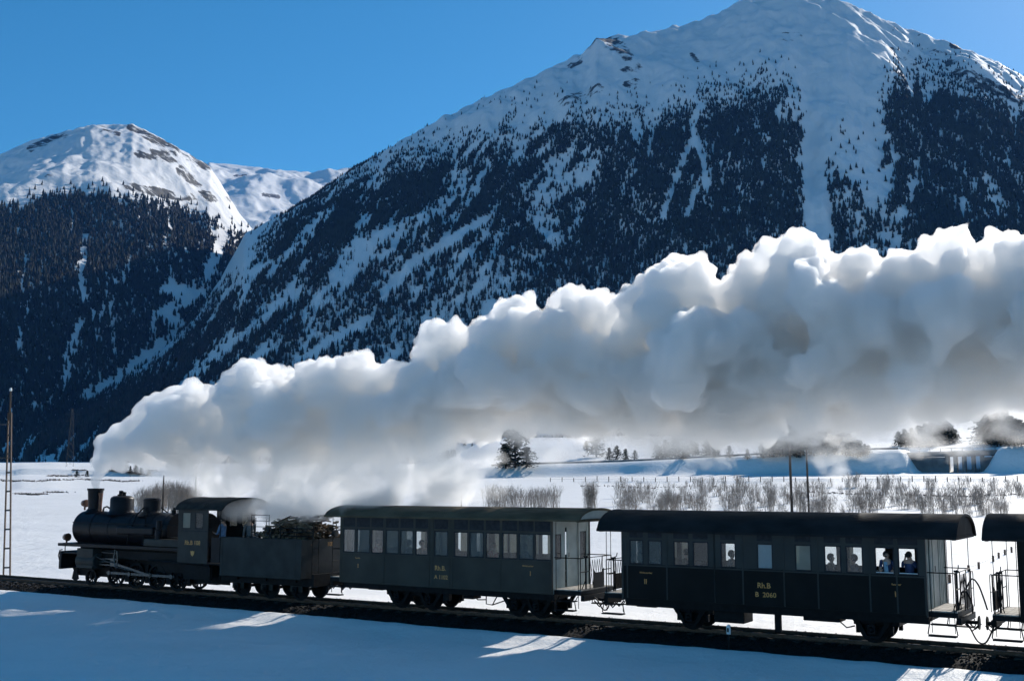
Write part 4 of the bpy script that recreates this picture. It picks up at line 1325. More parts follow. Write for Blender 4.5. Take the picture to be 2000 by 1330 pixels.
for s in (-1, 1):
    y = -hw + .01 if s < 0 else hw - .02
    window(loco, wA[0], wA[1], y, 2.52, 3.17, MAT_PANE_TAN if s < 0 else MAT_PANE_CLEAR)  # near front pane: pale tan colour stands in for lit glass
    window(loco, wB[0], wB[1], y, 2.52, 3.17, MAT_PANE_CLEAR)
    b = M(); b.box(cl + .02, cr_ - .02, s * hw - .012, s * hw + .012, 2.42, 2.46); b.build("rivet_strip", MAT_FRAME, loco)
    rail_tubes(loco, "cab_handrail", [[(cr_ + .04, s * hw, 1.35), (cr_ + .04, s * hw, 2.9)], [(-13.36, s * (hw - .03), 1.3), (-13.36, s * (hw - .03), 3.3)]], .016, MAT_IRON)
    b = M(); b.box(-13.9, -13.4, s * 1.15 - .12, s * 1.15 + .12, .42, .46); b.tube([(-13.88, s * 1.15, .44), (-13.88, s * 1.12, 1.2)], .018, 5); b.tube([(-13.42, s * 1.15, .44), (-13.42, s * 1.12, 1.2)], .018, 5); b.build("step", MAT_IRON, loco)
b = M(); b.lathe([(0, 0), (.66, 0), (.7, .05), (.7, .5), (0, .5)], (cl - .2, 0, 2.4), 'X', 26); b.box(cl + .3, cl + .5, -.5, .5, 1.2, 2.9); b.tube([(cl + .5, -.3, 2.5), (cl + .75, -.3, 2.5), (cl + .75, -.1, 2.5)], .02, 6); b.build("backhead", MAT_IRON, loco)
rc = roof_mesh(loco, cl - .12, -13.15, hw + .12, 3.28, 3.74, MAT_CABROOF, "cab_roof", ribs=(cl - .1, -14.2))
x, z = AZ(376, 1060, 0)
text_part("lettering", "Rh.B 108", .24, x, z, -hw - .006, MAT_GOLD, loco, 1.0)
c = M(); x, z = AZ(376, 1080, 0)
c.prism([(x - .11, z + .09), (x - .05, z + .07), (x, z + .10), (x + .05, z + .07), (x + .11, z + .09), (x + .08, z - .05), (x, z - .12), (x - .08, z - .05)], -hw - .014, -hw - .002, 'Y'); c.build("emblem", MAT_GOLD, loco)
c = M(); c.box(-17.9, -15.8, -1.12, -.72, 1.75, 2.05); c.build("sand_box", MAT_CAB, loco, bevel=.03)
c = M(); c.tube([(-17.6, -1.1, 1.2), (-15.75, -1.1, 1.18), (-14.0, -1.15, 1.1)], .04, 8); c.build("injector_pipe", MAT_IRON, loco)

# ------------------------------------------------------------------ tender
tn = rail_root("tender", -11.3, "blue grey tender piled with firewood between cab and first coach", "tender")
tl, tr_ = A(430, 1085), A(588, 1095)
zt0, zt1 = .83, 2.24
c = M(); c.box(tl, tr_, -hw, hw, zt0, zt1 - .4)
for s in (-1, 1): c.box(tl, tr_, s * hw, s * (hw - .03), zt1 - .4, zt1)
c.box(tr_ - .03, tr_, -hw + .03, hw - .03, zt1 - .4, zt1)
c.build("tank", MAT_TENDER, tn)
c = M()
for s in (-1, 1):
    c.tube([(tl, s * hw, zt1), (tr_, s * hw, zt1)], .025, 6)
    for a in (tl + .1, tr_ - .3): c.box(a - .02, a + .02, s * hw - .008, s * hw + .008, zt0, zt1)
    c.box(tl, tr_, s * hw - .02, s * hw + .02, zt0 - .03, zt0 + .02)
c.build("rim_bead", MAT_TENDER, tn)
c = M()
for s in (-1, 1): c.box(tl - .35, tr_ + .45, s * .8 - .04, s * .8 + .04, .52, zt0 - .002)
c.box(tr_ + .38, tr_ + .48, -1.1, 1.1, .55, 1.0); c.box(tl - .3, tl, -1.0, 1.0, zt0 - .1, zt0 + .3)
c.build("frame", MAT_IRON, tn)
coupling(tn, tr_ + .48, 1, .66)
for a in (-12.75, -11.25, -9.75):
    axle(tn, a)
    for s in (-1, 1):
        wheel(tn, a, s * .54, .40, 0); axlebox(tn, a, s * .86); spring(tn, a, s * .86, .78, .85)
        c = M(); c.box(a - .3, a + .3, s * .8 - .02, s * .8 + .02, .30, .62); c.build("horn_plate", MAT_CAB, tn)
for s in (-1, 1):
    c = M(); c.box(tl - .55, tl - .02, s * hw - s * .04, s * hw - s * .07, 1.25, 2.2); c.build("footplate_screen", MAT_LOCO, tn)
# rear gear: ladder, lamp, number
e = tr_ + .02
rail_tubes(tn, "ladder", [[(e + .05, -.75, .9), (e + .05, -.75, 2.5)], [(e + .05, -.4, .9), (e + .05, -.4, 2.5)]] + [[(e + .05, -.75, z), (e + .05, -.4, z)] for z in np.arange(1.05, 2.45, .28)], .014)
x, z = AZ(634, 1067, 1.5)
b = M(); b.lathe([(0, 0), (.13, 0), (.13, .16), (0, .18)], (e, .45, 2.42), 'X', 16); b.box(e, e + .06, .42, .48, 2.2, 2.3); b.build("rear_lamp", MAT_CAB, tn)
# number on the rear plate, painted across the tender end
cu = bpy.data.curves.new("lettering", 'FONT'); cu.body = "108"; cu.size = .22; cu.align_x = 'CENTER'; cu.align_y = 'CENTER'; cu.extrude = .002; cu.resolution_u = 3
tmp = bpy.data.objects.new("tmp", cu); COL.objects.link(tmp)
me = bpy.data.meshes.new_from_object(tmp.evaluated_get(bpy.context.evaluated_depsgraph_get())); bpy.data.objects.remove(tmp)
me.transform(Matrix.Translation((tr_ + .008 + 11.3, .3, 2.02)) @ Matrix.Rotation(math.pi / 2, 4, 'Z') @ Matrix.Rotation(math.pi / 2, 4, 'X'))
me.materials.clear(); me.materials.append(MAT_GOLD)
o = bpy.data.objects.new("lettering", me); COL.objects.link(o); o.parent = tn
# open rack above the tank front, seen through
x0, x1 = A(487, 1020, .2), A(521, 1030, .2)
for s in (-1, 1):
    L = []
    for a in (x0, x1): L.append([(a, s * .95, zt1 - .1), (a, s * .95, 3.12)])
    for z in (2.45, 2.66, 2.88, 3.10): L.append([(x0, s * .95, z), (x1, s * .95, z)])
    rail_tubes(tn, "wood_rack", L, .013)
x0, x1 = A(549, 1030, .2), A(610, 1035, .1)
for s in (-1, 1):
    L = []
    for a in (x0, (x0 + x1) / 2, x1): L.append([(a, s * 1.1, zt1 - .1), (a, s * 1.1, 2.75)])
    for z in (2.36, 2.5, 2.64): L.append([(x0, s * 1.12, z), (x1, s * 1.12, z)])
    rail_tubes(tn, "side_rack", L, .02)

# firewood and coal on the tender
b = M(); rp = random.Random(5)
for k in range(330):
    a = rp.uniform(-11.6, -9.25); q = (a + 11.6) / 2.35
    top = 2.30 + .85 * min(1, q * 2.6) ** .6
    zz = rp.uniform(2.1, top); y = rp.uniform(-.95, .95)
    L = rp.uniform(.35, .65); w = rp.uniform(.05, .11)
    rot = Matrix.Rotation(rp.gauss(0, .35) + (math.pi / 2 if rp.random() < .35 else 0), 3, 'Z') @ Matrix.Rotation(rp.gauss(0, .25), 3, 'Y')
    b.cbox((a, y, zz - abs(y) * .18), (L, w, w * rp.uniform(.6, 1)), rot)
fw = b.build("firewood_pile", MAT_WOOD, None, org=(0, 0, 0))
fw.location = ORG; fw.rotation_euler = (0, 0, -TH)
tag(fw, "heap of split brown firewood on the back of the tender", "firewood", kind='stuff')
b = M()
for k in range(420):
    a = rp.gauss(-11.6, .75); a = min(max(a, -13.0), -10.2)
    h_ = max(.05, .75 - abs(a + 11.3) * .6)
    s_ = rp.uniform(.06, .14)
    b.cbox((a, rp.uniform(-1.1, 1.1), 1.88 + rp.random() * (.1 + h_)), (s_, s_, s_ * .8), Matrix.Rotation(rp.random() * 3, 3, 'Z') @ Matrix.Rotation(rp.random() * 3, 3, 'X'))
cl_ = b.build("coal_heap", MAT_COAL, None, org=(0, 0, 0))
cl_.location = ORG; cl_.rotation_euler = (0, 0, -TH)
tag(cl_, "low heap of black coal at the front of the tender", "coal", kind='stuff')
# ================================================================== steam
def steam_col(px):
    return np.interp(px, [185, 300, 600, 1000, 1500, 2700], [1.27, 1.9, 2.9, 4.2, 5.2, 6.0])


def s_pt(px, py, extra=0.0):
    off = float(steam_col(px)) + extra
    a, z = AZ(px, py, off)
    P = ORG + AV * a + BV * (off - HALF)
    d = P.x * 0 + P.y * CP + (z - CAM_H) * SP
    return Vector((P.x, P.y, z)), F_PX / d


TOPC = curve([(178, 930), (183, 885), (195, 850), (230, 825), (290, 775), (340, 745), (375, 738), (410, 757), (445, 740), (480, 705), (530, 702), (580, 720), (640, 700), (710, 685), (770, 715), (800, 695), (830, 642), (880, 627),
              (940, 605), (1000, 570), (1050, 600), (1090, 565), (1140, 555), (1190, 580), (1225, 605), (1275, 590), (1285, 520), (1330, 498), (1370, 505), (1400, 548), (1470, 548), (1480, 490), (1500, 472),
              (1560, 463), (1610, 480), (1650, 500), (1690, 486), (1735, 520), (1760, 490), (1790, 458), (1830, 443), (1890, 460), (1940, 492), (1960, 462), (2000, 450), (2100, 445), (2300, 430), (2700, 400)])
BOTC = curve([(185, 945), (200, 930), (260, 918), (330, 908), (400, 905), (480, 905), (600, 905), (700, 890), (800, 872), (900, 862), (960, 850), (1000, 832), (1100, 830), (1200, 842), (1300, 850), (1400, 850),
              (1500, 838), (1600, 820), (1700, 826), (1800, 800), (1900, 790), (2000, 780), (2700, 770)])
LOBES = [(187, 954, 7), (187, 946, 9), (188, 936, 11), (190, 922, 13), (192, 906, 16), (195, 888, 17), (205, 868, 20), (232, 850, 26), (262, 838, 28), (290, 808, 34), (318, 792, 30), (345, 775, 26), (374, 770, 33), (402, 790, 26), (432, 780, 34),
         (478, 746, 42), (515, 744, 40), (560, 758, 42), (610, 752, 44), (655, 738, 38), (712, 735, 50), (752, 752, 38), (800, 748, 50), (850, 692, 52), (892, 676, 50), (945, 664, 52), (1010, 618, 50), (970, 640, 40), (1048, 650, 48),
         (1102, 608, 42), (1137, 602, 46), (1185, 626, 46), (1240, 655, 48), (1290, 630, 44), (1315, 543, 42), (1358, 546, 46), (1400, 592, 44), (1440, 596, 46), (1488, 590, 45), (1530, 520, 54), (1583, 518, 54),
         (1640, 558, 54), (1690, 540, 52), (1740, 566, 45), (1790, 520, 58), (1835, 502, 58), (1885, 520, 58), (1932, 545, 50), (1978, 512, 55), (2040, 502, 60), (2110, 505, 62), (2200, 500, 65), (2300, 490, 65)]
rp = random.Random(17)
balls = []
for x, y, q in LOBES:
    P, s = s_pt(x, y, rp.uniform(-.5, .6) if x > 300 else 0)
    balls.append((P, q / s))
x = 200.0
while x < 2650:
    t, b_ = float(TOPC(x)), float(BOTC(x))
    h = b_ - t
    for _ in range(5):
        q = h * rp.uniform(.13, .25) if x < 2000 else h * rp.uniform(.18, .3)
        q = min(q, 78)
        xx = x + rp.uniform(-10, 10)
        lo, hi = t + q * 1.12, b_ - q * .7
        if hi <= lo: hi = lo + 1
        v = rp.random()
        y = lo + (hi - lo) * v
        P, s = s_pt(xx, y)
        depth = math.sqrt(max(0, 1 - (2 * v - 1) ** 2)) * (h / s) * .42
        e = rp.uniform(-1, 1) * depth
        P, s = s_pt(xx, y, e)
        balls.append((P, q / s))
    x += 9 + h * .035


x = 260.0                                   # unseen puffs added behind the plume to keep sun off the foreground
while x < 1700:
    t, b_ = float(TOPC(x)), float(BOTC(x)); h = b_ - t
    for _ in range(1):
        y = t + h * rp.uniform(.6, .86); q = h * rp.uniform(.13, .2)
        P, s = s_pt(x + rp.uniform(-10, 10), y, rp.uniform(1.2, 2.0 + 1.6 * min(1, (x - 260) / 500)))
        balls.append((P, q / s))
    x += 12 + h * .05


def puff_mesh(balls, voxel, name):
    ico = bmesh.new(); bmesh.ops.create_icosphere(ico, subdivisions=3, radius=1.0)
    iv = np.array([v.co[:] for v in ico.verts]); it = np.array([[v.index for v in f.verts] for f in ico.faces]); ico.free()
    C = np.array([b[0][:] for b in balls]); Rr = np.array([b[1] for b in balls])
    V = (iv[None] * Rr[:, None, None] + C[:, None, :]).reshape(-1, 3)
    Fc = (it[None] + (np.arange(len(balls)) * len(iv))[:, None, None]).reshape(-1, 3)
    me = bpy.data.meshes.new("tmp")
    me.vertices.add(len(V)); me.vertices.foreach_set('co', V.astype(np.float32).ravel())
    me.loops.add(Fc.size); me.loops.foreach_set('vertex_index', Fc.astype(np.int32).ravel())
    me.polygons.add(len(Fc)); me.polygons.foreach_set('loop_start', np.arange(0, Fc.size, 3, dtype=np.int32)); me.polygons.foreach_set('loop_total', np.full(len(Fc), 3, np.int32))
    me.update(calc_edges=True)
    return remesh(me, voxel, name)


def remesh(me, voxel, name, sm=3):
    o = bpy.data.objects.new("tmp", me); COL.objects.link(o)
    m = o.modifiers.new("r", 'REMESH'); m.mode = 'VOXEL'; m.voxel_size = voxel; m.use_smooth_shade = True
    s = o.modifiers.new("s", 'SMOOTH'); s.iterations = sm; s.factor = .5
    res = bpy.data.meshes.new_from_object(o.evaluated_get(bpy.context.evaluated_depsgraph_get()))
    bpy.data.objects.remove(o)
    res.name = name
    return res


def displace(me, fn):
    n = len(me.vertices)
    co = np.empty(n * 3, np.float32); me.vertices.foreach_get('co', co); co = co.reshape(-1, 3).astype(float)
    nr = np.empty(n * 3, np.float32); me.vertices.foreach_get('normal', nr); nr = nr.reshape(-1, 3).astype(float)
    d = fn(co, nr)
    me.vertices.foreach_set('co', (co + nr * d[:, None]).astype(np.float32).ravel())
    me.update()


def cauliflower(P, N):
    # fade to nothing at the funnel so that the jet stays slim
    a = (P[:, 0] - ORG.x) * AV.x + (P[:, 1] - ORG.y) * AV.y
    g = 0.25 + 0.75 * sstep(-22.5, -12, a)
    w = 0.25 * fbm(P[:, 0] * .5, P[:, 1] * .5, P[:, 2] * .5, 2)[:, None]
    b1 = .27 - worley(P * 0.75 + w) ** 2
    b2 = .27 - worley(P * 1.7 + w * 2 + 7.7) ** 2
    b3 = .27 - worley(P * 3.6 + 3.3) ** 2
    b4 = .27 - worley(P * 7.5 + 1.3) ** 2
    up = 0.8 + 0.2 * sstep(-.5, .4, N[:, 2])           # crisp heads above, softer below
    m = 0.8 + 0.7 * fbm(P[:, 0] * .35, P[:, 1] * .35, P[:, 2] * .35 + 4.4, 2)
    return g * (1.2 * b1 + up * m * (0.85 * b2 + 0.55 * b3 + 0.25 * b4))


me = puff_mesh(balls, 0.10, "steam_plume")
displace(me, cauliflower)
me = remesh(me, 0.095, 'steam_plume', 1)
plume = bpy.data.objects.new("steam_plume", me); COL.objects.link(plume)
me.materials.clear(); me.materials.append(volume_mat("dense_steam", 3.7, (0.9995, 0.996, 0.990), 0.5))
tag(plume, "billowing white steam plume from the chimney trailing back over the whole train", "steam", kind='stuff')
print("plume", len(me.vertices))

# thin torn steam: soft-edged banks that thin out to nothing at their rims
def bank_mat(name, dens, thr, nscale):
    m = volume_mat(name, dens, (0.999, 0.997, 0.993), 0.5)
    t = m.node_tree
    v = next(n for n in t.nodes if n.bl_idname == 'ShaderNodeVolumePrincipled')
    tc = nd(t, 'ShaderNodeTexCoord')
    ln = nd(t, 'ShaderNodeVectorMath', operation='DOT_PRODUCT')
    t.links.new(tc.outputs['Object'], ln.inputs[0]); t.links.new(tc.outputs['Object'], ln.inputs[1])
    geo = nd(t, 'ShaderNodeNewGeometry')
    n = nd(t, 'ShaderNodeTexNoise'); n.inputs['Scale'].default_value = nscale; n.inputs['Detail'].default_value = 6; n.inputs['Roughness'].default_value = .6; n.inputs['Distortion'].default_value = .7
    t.links.new(geo.outputs['Position'], n.inputs['Vector'])
    a = nd(t, 'ShaderNodeMath', operation='MULTIPLY_ADD'); a.inputs[1].default_value = -0.62; a.inputs[2].default_value = 0.62      # rim falloff
    t.links.new(ln.outputs['Value'], a.inputs[0])
    b = nd(t, 'ShaderNodeMath', operation='MULTIPLY_ADD'); b.inputs[1].default_value = 2.3
    t.links.new(n.outputs['Fac'], b.inputs[0]); t.links.new(a.outputs[0], b.inputs[2])
    c = nd(t, 'ShaderNodeMapRange'); c.inputs['From Min'].default_value = 1.15 + thr; c.inputs['From Max'].default_value = 1.15 + thr + .75; c.inputs['To Max'].default_value = dens
    t.links.new(b.outputs[0], c.inputs['Value']); t.links.new(c.outputs[0], v.inputs['Density'])
    return m


ico = bmesh.new(); bmesh.ops.create_icosphere(ico, subdivisions=3, radius=1.0)
def ico_mesh(m):
    me = bpy.data.meshes.new("steam_bank"); ico.to_mesh(me); me.materials.append(m); return me
BANK_A, BANK_B, BANK_C = ico_mesh(bank_mat("low_steam_dense", 1.7, .17, .8)), ico_mesh(bank_mat("low_steam_thin", 1.5, .22, .7)), ico_mesh(bank_mat("low_steam_veil", .9, .30, .9))
def bank_root(label):
    o = empty("drifting_steam", ORG, 0, label, "steam"); o['kind'] = 'stuff'; return o
def bank(root, me, px, py, off, la, lz, ly, tilt=0.0):
    """px,py centre; half sizes in metres along, up, across"""
    a, z = AZ(px, py, off)
    c = bpy.data.objects.new("steam_bank", me); COL.objects.link(c); c.parent = root
    c.location = AV * a + BV * (off - HALF) + Vector((0, 0, z)); c.rotation_euler = (0, tilt, -TH); c.scale = (la, ly, lz)


lowr = bank_root("white ragged steam curling low over the cab roof, tender and first coach roof")
for q in [(400, 935, 3.0, .9, .75, .9), (425, 965, 2.6, 1.1, .8, 1.0), (470, 950, 2.8, 1.5, .95, 1.3), (500, 985, 1.8, 1.2, .5, 1.0), (540, 950, 2.8, 1.6, 1.0, 1.4), (560, 990, 1.4, 1.5, .55, 1.1), (600, 960, 2.4, 1.6, 1.0, 1.5),
          (640, 990, 1.5, 1.4, .6, 1.1), (670, 955, 2.6, 1.7, 1.0, 1.5), (710, 985, 1.6, 1.3, .5, 1.1), (740, 945, 2.8, 1.8, .95, 1.5), (800, 935, 3.0, 1.7, .9, 1.5), (860, 920, 3.2, 1.6, .85, 1.4), (920, 905, 3.4, 1.4, .8, 1.3),
          (520, 915, 2.6, 2.0, .9, 1.5), (620, 918, 2.8, 2.2, .9, 1.6), (720, 905, 3.2, 2.2, .9, 1.6), (820, 892, 3.4, 2.2, .8, 1.6), (300, 898, 1.9, 1.3, .35, .8), (250, 902, 1.7, 1.0, .3, .7), (360, 895, 2.2, 1.4, .4, .8), (700, 880, 3.4, 1.8, .6, 1.4), (690, 870, 3.4, 1.8, .6, 1.4), (350, 915, 2.2, 1.2, .45, .9), (290, 915, 2.0, 1.0, .35, .7), (430, 910, 2.5, 1.4, .7, 1.2),
          (770, 975, 1.5, 1.3, .4, 1.0)]:
    bank(lowr, BANK_A if q[0] < 710 else BANK_B, q[0], q[1], q[2], q[3] * 1.25, q[4] * 1.2, q[5] * 1.2, rp.uniform(-.2, .2))
for q in [(760, 880, 3.6, 1.8, .7, 1.4), (830, 868, 3.8, 1.8, .7, 1.4), (540, 1005, .9, 1.6, .35, .9), (620, 1003, .9, 1.5, .35, .9), (690, 1000, .9, 1.6, .4, .9), (760, 990, 1.3, 1.6, .4, 1.0), (480, 1000, 1.0, 1.1, .35, .8), (840, 965, 1.8, 1.9, .6, 1.2), (900, 950, 2.2, 1.8, .6, 1.2)]:
    bank(lowr, BANK_A if 520 < q[0] < 700 else BANK_B, q[0], q[1] - 3, q[2], q[3] * 1.3, q[4] * 1.5, q[5] * 1.3, rp.uniform(-.2, .2))
under = bank_root("faint torn steam trailing below the right part of the plume")
x = 1010
while x < 2600:
    bank(under, BANK_B, x, float(BOTC(x)) + rp.uniform(-4, 10), float(steam_col(x)) + rp.uniform(-1.5, 1.0), rp.uniform(1.3, 2.2), rp.uniform(.6, .95), rp.uniform(1.2, 2.0), rp.uniform(-.3, .3))
    x += rp.uniform(38, 60)
for q in [(1060, 885, 1.4, .7), (1160, 880, 1.6, .6), (1390, 890, 1.0, .8), (1480, 870, 1.4, .6), (1620, 890, .9, 1.0), (1690, 875, 1.5, .9), (1790, 860, 1.3, .7), (1890, 865, 1.2, .8), (1980, 845, 1.5, .7)]:
    bank(under, BANK_C, q[0], q[1], float(steam_col(q[0])) - .5, q[2], q[3], 1.3, rp.uniform(-.4, .4))
# ================================================================== surroundings
MAT_BARK = mat("conifer_bark", (0.07, 0.05, 0.04), 0.9, var=0.4, scale=6, bump=0.01)
MAT_NEEDLE = mat("pine_needles", (0.026, 0.036, 0.027), 0.8, var=0.5, scale=1.2, spec=0.1)
MAT_TWIG = mat("bare_willow_twigs", (0.34, 0.285, 0.24), 0.9, var=0.3, scale=2, spec=0.1)
MAT_POLE = mat("weathered_pole_wood", (0.085, 0.055, 0.038), 0.8, var=0.3, scale=4, bump=0.006, stretch=(1, 1, .2))
MAT_MAST = mat("grey_mast_steel", (0.05, 0.048, 0.046), 0.7, 0.0, var=0.3, scale=5)
MAT_CONC = mat("grey_concrete", (0.16, 0.165, 0.17), 0.85, var=0.25, scale=.5, bump=0.02)
MAT_PORC = mat("white_porcelain", (0.78, 0.78, 0.76), 0.25, var=0.05, scale=5)


def gz(x, y):
    return float(bank_z(np.array([x]), np.array([y]))[0])


def ground_at(px, py, rmin=58, rmax=700):
    """where the photo point meets the snow"""
    dx, dy, dz = ray(px, py)
    t = np.geomspace(rmin, rmax, 260) / math.hypot(dx, dy)
    g = bank_z(dx * t, dy * t)
    hit = np.nonzero(CAM_H + dz * t <= g)[0]
    if len(hit):
        k = int(hit[0]); return Vector((dx * t[k], dy * t[k], float(g[k])))
    return Vector((dx / dy * 300, 300, gz(dx / dy * 300, 300)))


# --- road bridge in the bank
P0, P1 = on_dist(1735, 893, 258), on_dist(2010, 886, 246)
bridge = empty("road_bridge", (P0.x, P0.y, 0), math.atan2(P1.y - P0.y, P1.x - P0.x), "grey concrete road bridge with short piers set in the snowy bank", "bridge")
bridge['_org'] = (0, 0, 0)
Lb = (P1 - P0).length
def bxx(px): return (px - 1735) / 275.0 * Lb
zd = P0.z
b = M(); b.prism([(0, zd - .1), (Lb + 6, P1.z + .1), (Lb + 6, P1.z + .75), (0, zd + .45)], -.3, 7.0, 'Y'); b.build("deck", MAT_CONC, bridge)
b = M(); b.prism([(-14, zd + .2), (0, zd + .45), (Lb + 6, P1.z + .75), (Lb + 6, P1.z + 1.25), (0, zd + .95), (-14, zd + .6)], -.55, -.32, 'Y'); b.build("parapet", MAT_CONC, bridge)
zg = 4.6
for px in (1852, 1868, 1885, 1903, 1920):
    x = bxx(px); b = M(); b.box(x - .38, x + .38, .2, 6.4, zg - 1.5, zd + .3); b.build("pier", MAT_CONC, bridge)
b = M(); b.prism([(bxx(1755), zd - .1), (bxx(1850), zd - .1), (bxx(1850), zg - 1), (bxx(1800), zg - 1), (bxx(1778), zg + 1.4)], .4, 1.4, 'Y'); b.build("abutment", MAT_CONC, bridge)
b = M(); b.prism([(bxx(1920), zd - .1), (bxx(2000), zd - .1), (bxx(1985), zg + 3.0), (bxx(1950), zg + .8), (bxx(1920), zg - 1)], .4, 1.4, 'Y'); b.build("abutment", MAT_CONC, bridge)
for k in range(14):
    x = k * Lb / 13; b = M(); z0 = zd + .9 + (P1.z - zd) * x / Lb; b.box(x - .06, x + .06, -.46, -.38, z0, z0 + .8); b.build("railing_post", MAT_MAST, bridge)
b = M(); b.tube([(0, -.42, zd + 1.7), (Lb, -.42, P1.z + 1.7)], .05, 6); b.build("handrail", MAT_MAST, bridge)

# --- guard wall along the crest of the bank
PX = np.linspace(960, 1745, 34)
pts = []
for px in PX:
    az = math.atan2((px - 1000) / F_PX, CP)
    r = 262 + 10 * float(fbm(np.array([px * .004]), np.array([0.]), np.array([9.1]), 2)[0]) + 10.2
    x, y = r * math.sin(az), r * math.cos(az)
    pts.append((x, y, gz(x, y)))
b = M()
for p, q in zip(pts[:-1], pts[1:]):
    b.add([(p[0], p[1], p[2] - .3), (q[0], q[1], q[2] - .3), (q[0], q[1] + .5, q[2] - .3), (p[0], p[1] + .5, p[2] - .3),
           (p[0], p[1], p[2] + .45), (q[0], q[1], q[2] + .45), (q[0], q[1] + .5, q[2] + .45), (p[0], p[1] + .5, p[2] + .45)],
          [(0, 3, 2, 1), (4, 5, 6, 7), (0, 1, 5, 4), (1, 2, 6, 5), (2, 3, 7, 6), (3, 0, 4, 7)])
w = b.build("guard_wall", MAT_CONC, None, org=(0, 0, 0)); tag(w, "long low dark wall along the top of the snowy bank", "wall")

# --- trees on the terraces
def pine_variant(seed, slim):
    r = random.Random(seed)
    H = 1.0
    bt = M(); bt.tube([(0, 0, -.05), (r.uniform(-.01, .01), r.uniform(-.01, .01), .5), (0, 0, .96)], .022, 6, True, .004)
    bc = M()
    V, Fq = [], []
    n = 46
    for k in range(n):
        z = .12 + .86 * (k / (n - 1)) ** .95
        L = (.30 if slim else .44) * (1.04 - z) ** .75 * r.uniform(.65, 1.2) + .02
        a = k * 2.4 + r.uniform(-.5, .5)
        steps = 5
        for s in range(1, steps + 1):
            q = s / steps
            cx, cy, cz = L * q * math.cos(a), L * q * math.sin(a), z - .10 * q * L * 2 + .03 * r.uniform(-1, 1)
            for _ in range(4):
                w_ = .045 * r.uniform(.7, 1.5) * (1.2 - .4 * q)
                d = Vector((r.gauss(0, 1), r.gauss(0, 1), r.gauss(0, .45))).normalized()
                e = Vector((r.gauss(0, 1), r.gauss(0, 1), r.gauss(0, .6))).normalized()
                c = Vector((cx + r.gauss(0, .02), cy + r.gauss(0, .02), cz + r.gauss(0, .015)))
                m = len(V)
                V += [c - d * w_, c + d * w_, c + e * w_ * .9]
                Fq.append((m, m + 1, m + 2))
    return bt, V, Fq


pine_meshes = []
for k in range(5):
    bt, V, Fq = pine_variant(40 + k, k % 2)
    tmp = bt.build("trunk", MAT_BARK, None, org=(0, 0, 0)); tmesh = tmp.data; bpy.data.objects.remove(tmp)
    cm = bpy.data.meshes.new("crown"); cm.from_pydata([tuple(v) for v in V], [], Fq); cm.materials.append(MAT_NEEDLE)
    pine_meshes.append((tmesh, cm))
PINE_LABELS = []
def pine(px, py_base, py_top, wf=1.0, label="", r0=None, group="pines on the terraces beyond the bank", k=None):
    P = ground_at(px, py_base, 255 if r0 is None else r0, 800)
    s = F_PX / (P.y * CP)
    h = max(1.5, (py_base - py_top) / s)
    rr_ = random.Random(int(px * 7 + py_top))
    o = empty("pine_tree", P - Vector((0, 0, .15)), rr_.random() * 6.28, label, "pine tree", group)
    k = rr_.randrange(5) if k is None else k
    for nm, me in zip(("trunk", "crown"), pine_meshes[k]):
        c = bpy.data.objects.new(nm, me); COL.objects.link(c); c.parent = o
        c.scale = (h * wf, h * wf, h)
    return o


pine(1006, 917, 832, 1.35, "tall broad dark fir standing alone at the left end of the bank", k=0)
pine(988, 917, 868, 1.7, "shorter fir leaning against the left foot of the tall lone fir")
pine(1028, 917, 876, 1.8, "bushy fir on the right foot of the tall lone fir")
LB = "small dark pine on the snowy terrace beyond the bank"
CLUSTER = [(1145, 882, 862), (1165, 893, 838), (1190, 899, 876), (1205, 898, 872), (1222, 899, 878), (1240, 897, 880), (1283, 897, 870), (1300, 895, 862), (1318, 894, 856), (1335, 896, 868), (1352, 890, 862), (1380, 892, 858), (1395, 893, 866), (1425, 894, 872), (1460, 897, 878),
           (1490, 894, 868), (1503, 893, 852), (1518, 893, 842), (1530, 891, 836), (1543, 891, 834), (1556, 893, 848), (1575, 892, 858), (1583, 891, 838), (1600, 892, 850), (1615, 889, 838), (1630, 892, 848), (1645, 892, 846), (1660, 892, 852), (1675, 893, 862), (1690, 893, 872),
           (1755, 872, 846), (1768, 874, 842), (1782, 874, 840), (1795, 874, 836), (1808, 873, 832), (1822, 872, 828), (1835, 870, 824), (1848, 868, 826), (1860, 866, 836),
           (1925, 868, 805), (1940, 866, 792), (1955, 868, 796), (1968, 870, 815), (1982, 872, 822), (1995, 872, 826), (1948, 872, 820), (1915, 862, 838)]
ORD = ['first', 'second', 'third', 'fourth', 'fifth', 'sixth', 'seventh', 'eighth', 'ninth', 'tenth', 'eleventh', 'twelfth', 'thirteenth', 'fourteenth', 'fifteenth', 'sixteenth']
ZONES = [(1260, "sparse row right of the tall lone fir"), (1480, "loose row on the middle of the terrace"), (1565, "dense clump left of the wooden poles"), (1720, "steam veiled clump right of the wooden poles"), (1880, "rounded clump on the knoll left of the bridge"), (2100, "big dark clump above the bridge")]
CLUSTER += [(x_ + 6.5, b_ - 1.5, t_ + 5) for x_, b_, t_ in CLUSTER if x_ > 1480] + [(x_ + 7, b_ - 1, t_ + 3) for x_, b_, t_ in CLUSTER if 1280 < x_ < 1400]
ORD += ['seventeenth', 'eighteenth', 'nineteenth', 'twentieth', 'twenty-first', 'twenty-second', 'twenty-third', 'twenty-fourth']
cnt = {}
for i, (x_, b_, t_) in enumerate(sorted(CLUSTER)):
    zn = next(n for q, n in ZONES if x_ < q)
    cnt[zn] = cnt.get(zn, 0) + 1
    pine(x_, b_, b_ - (b_ - t_) * (1.15 if x_ > 1480 else 1.1), 1.35, f"{ORD[cnt[zn] - 1]} pine from the left in the {zn}")
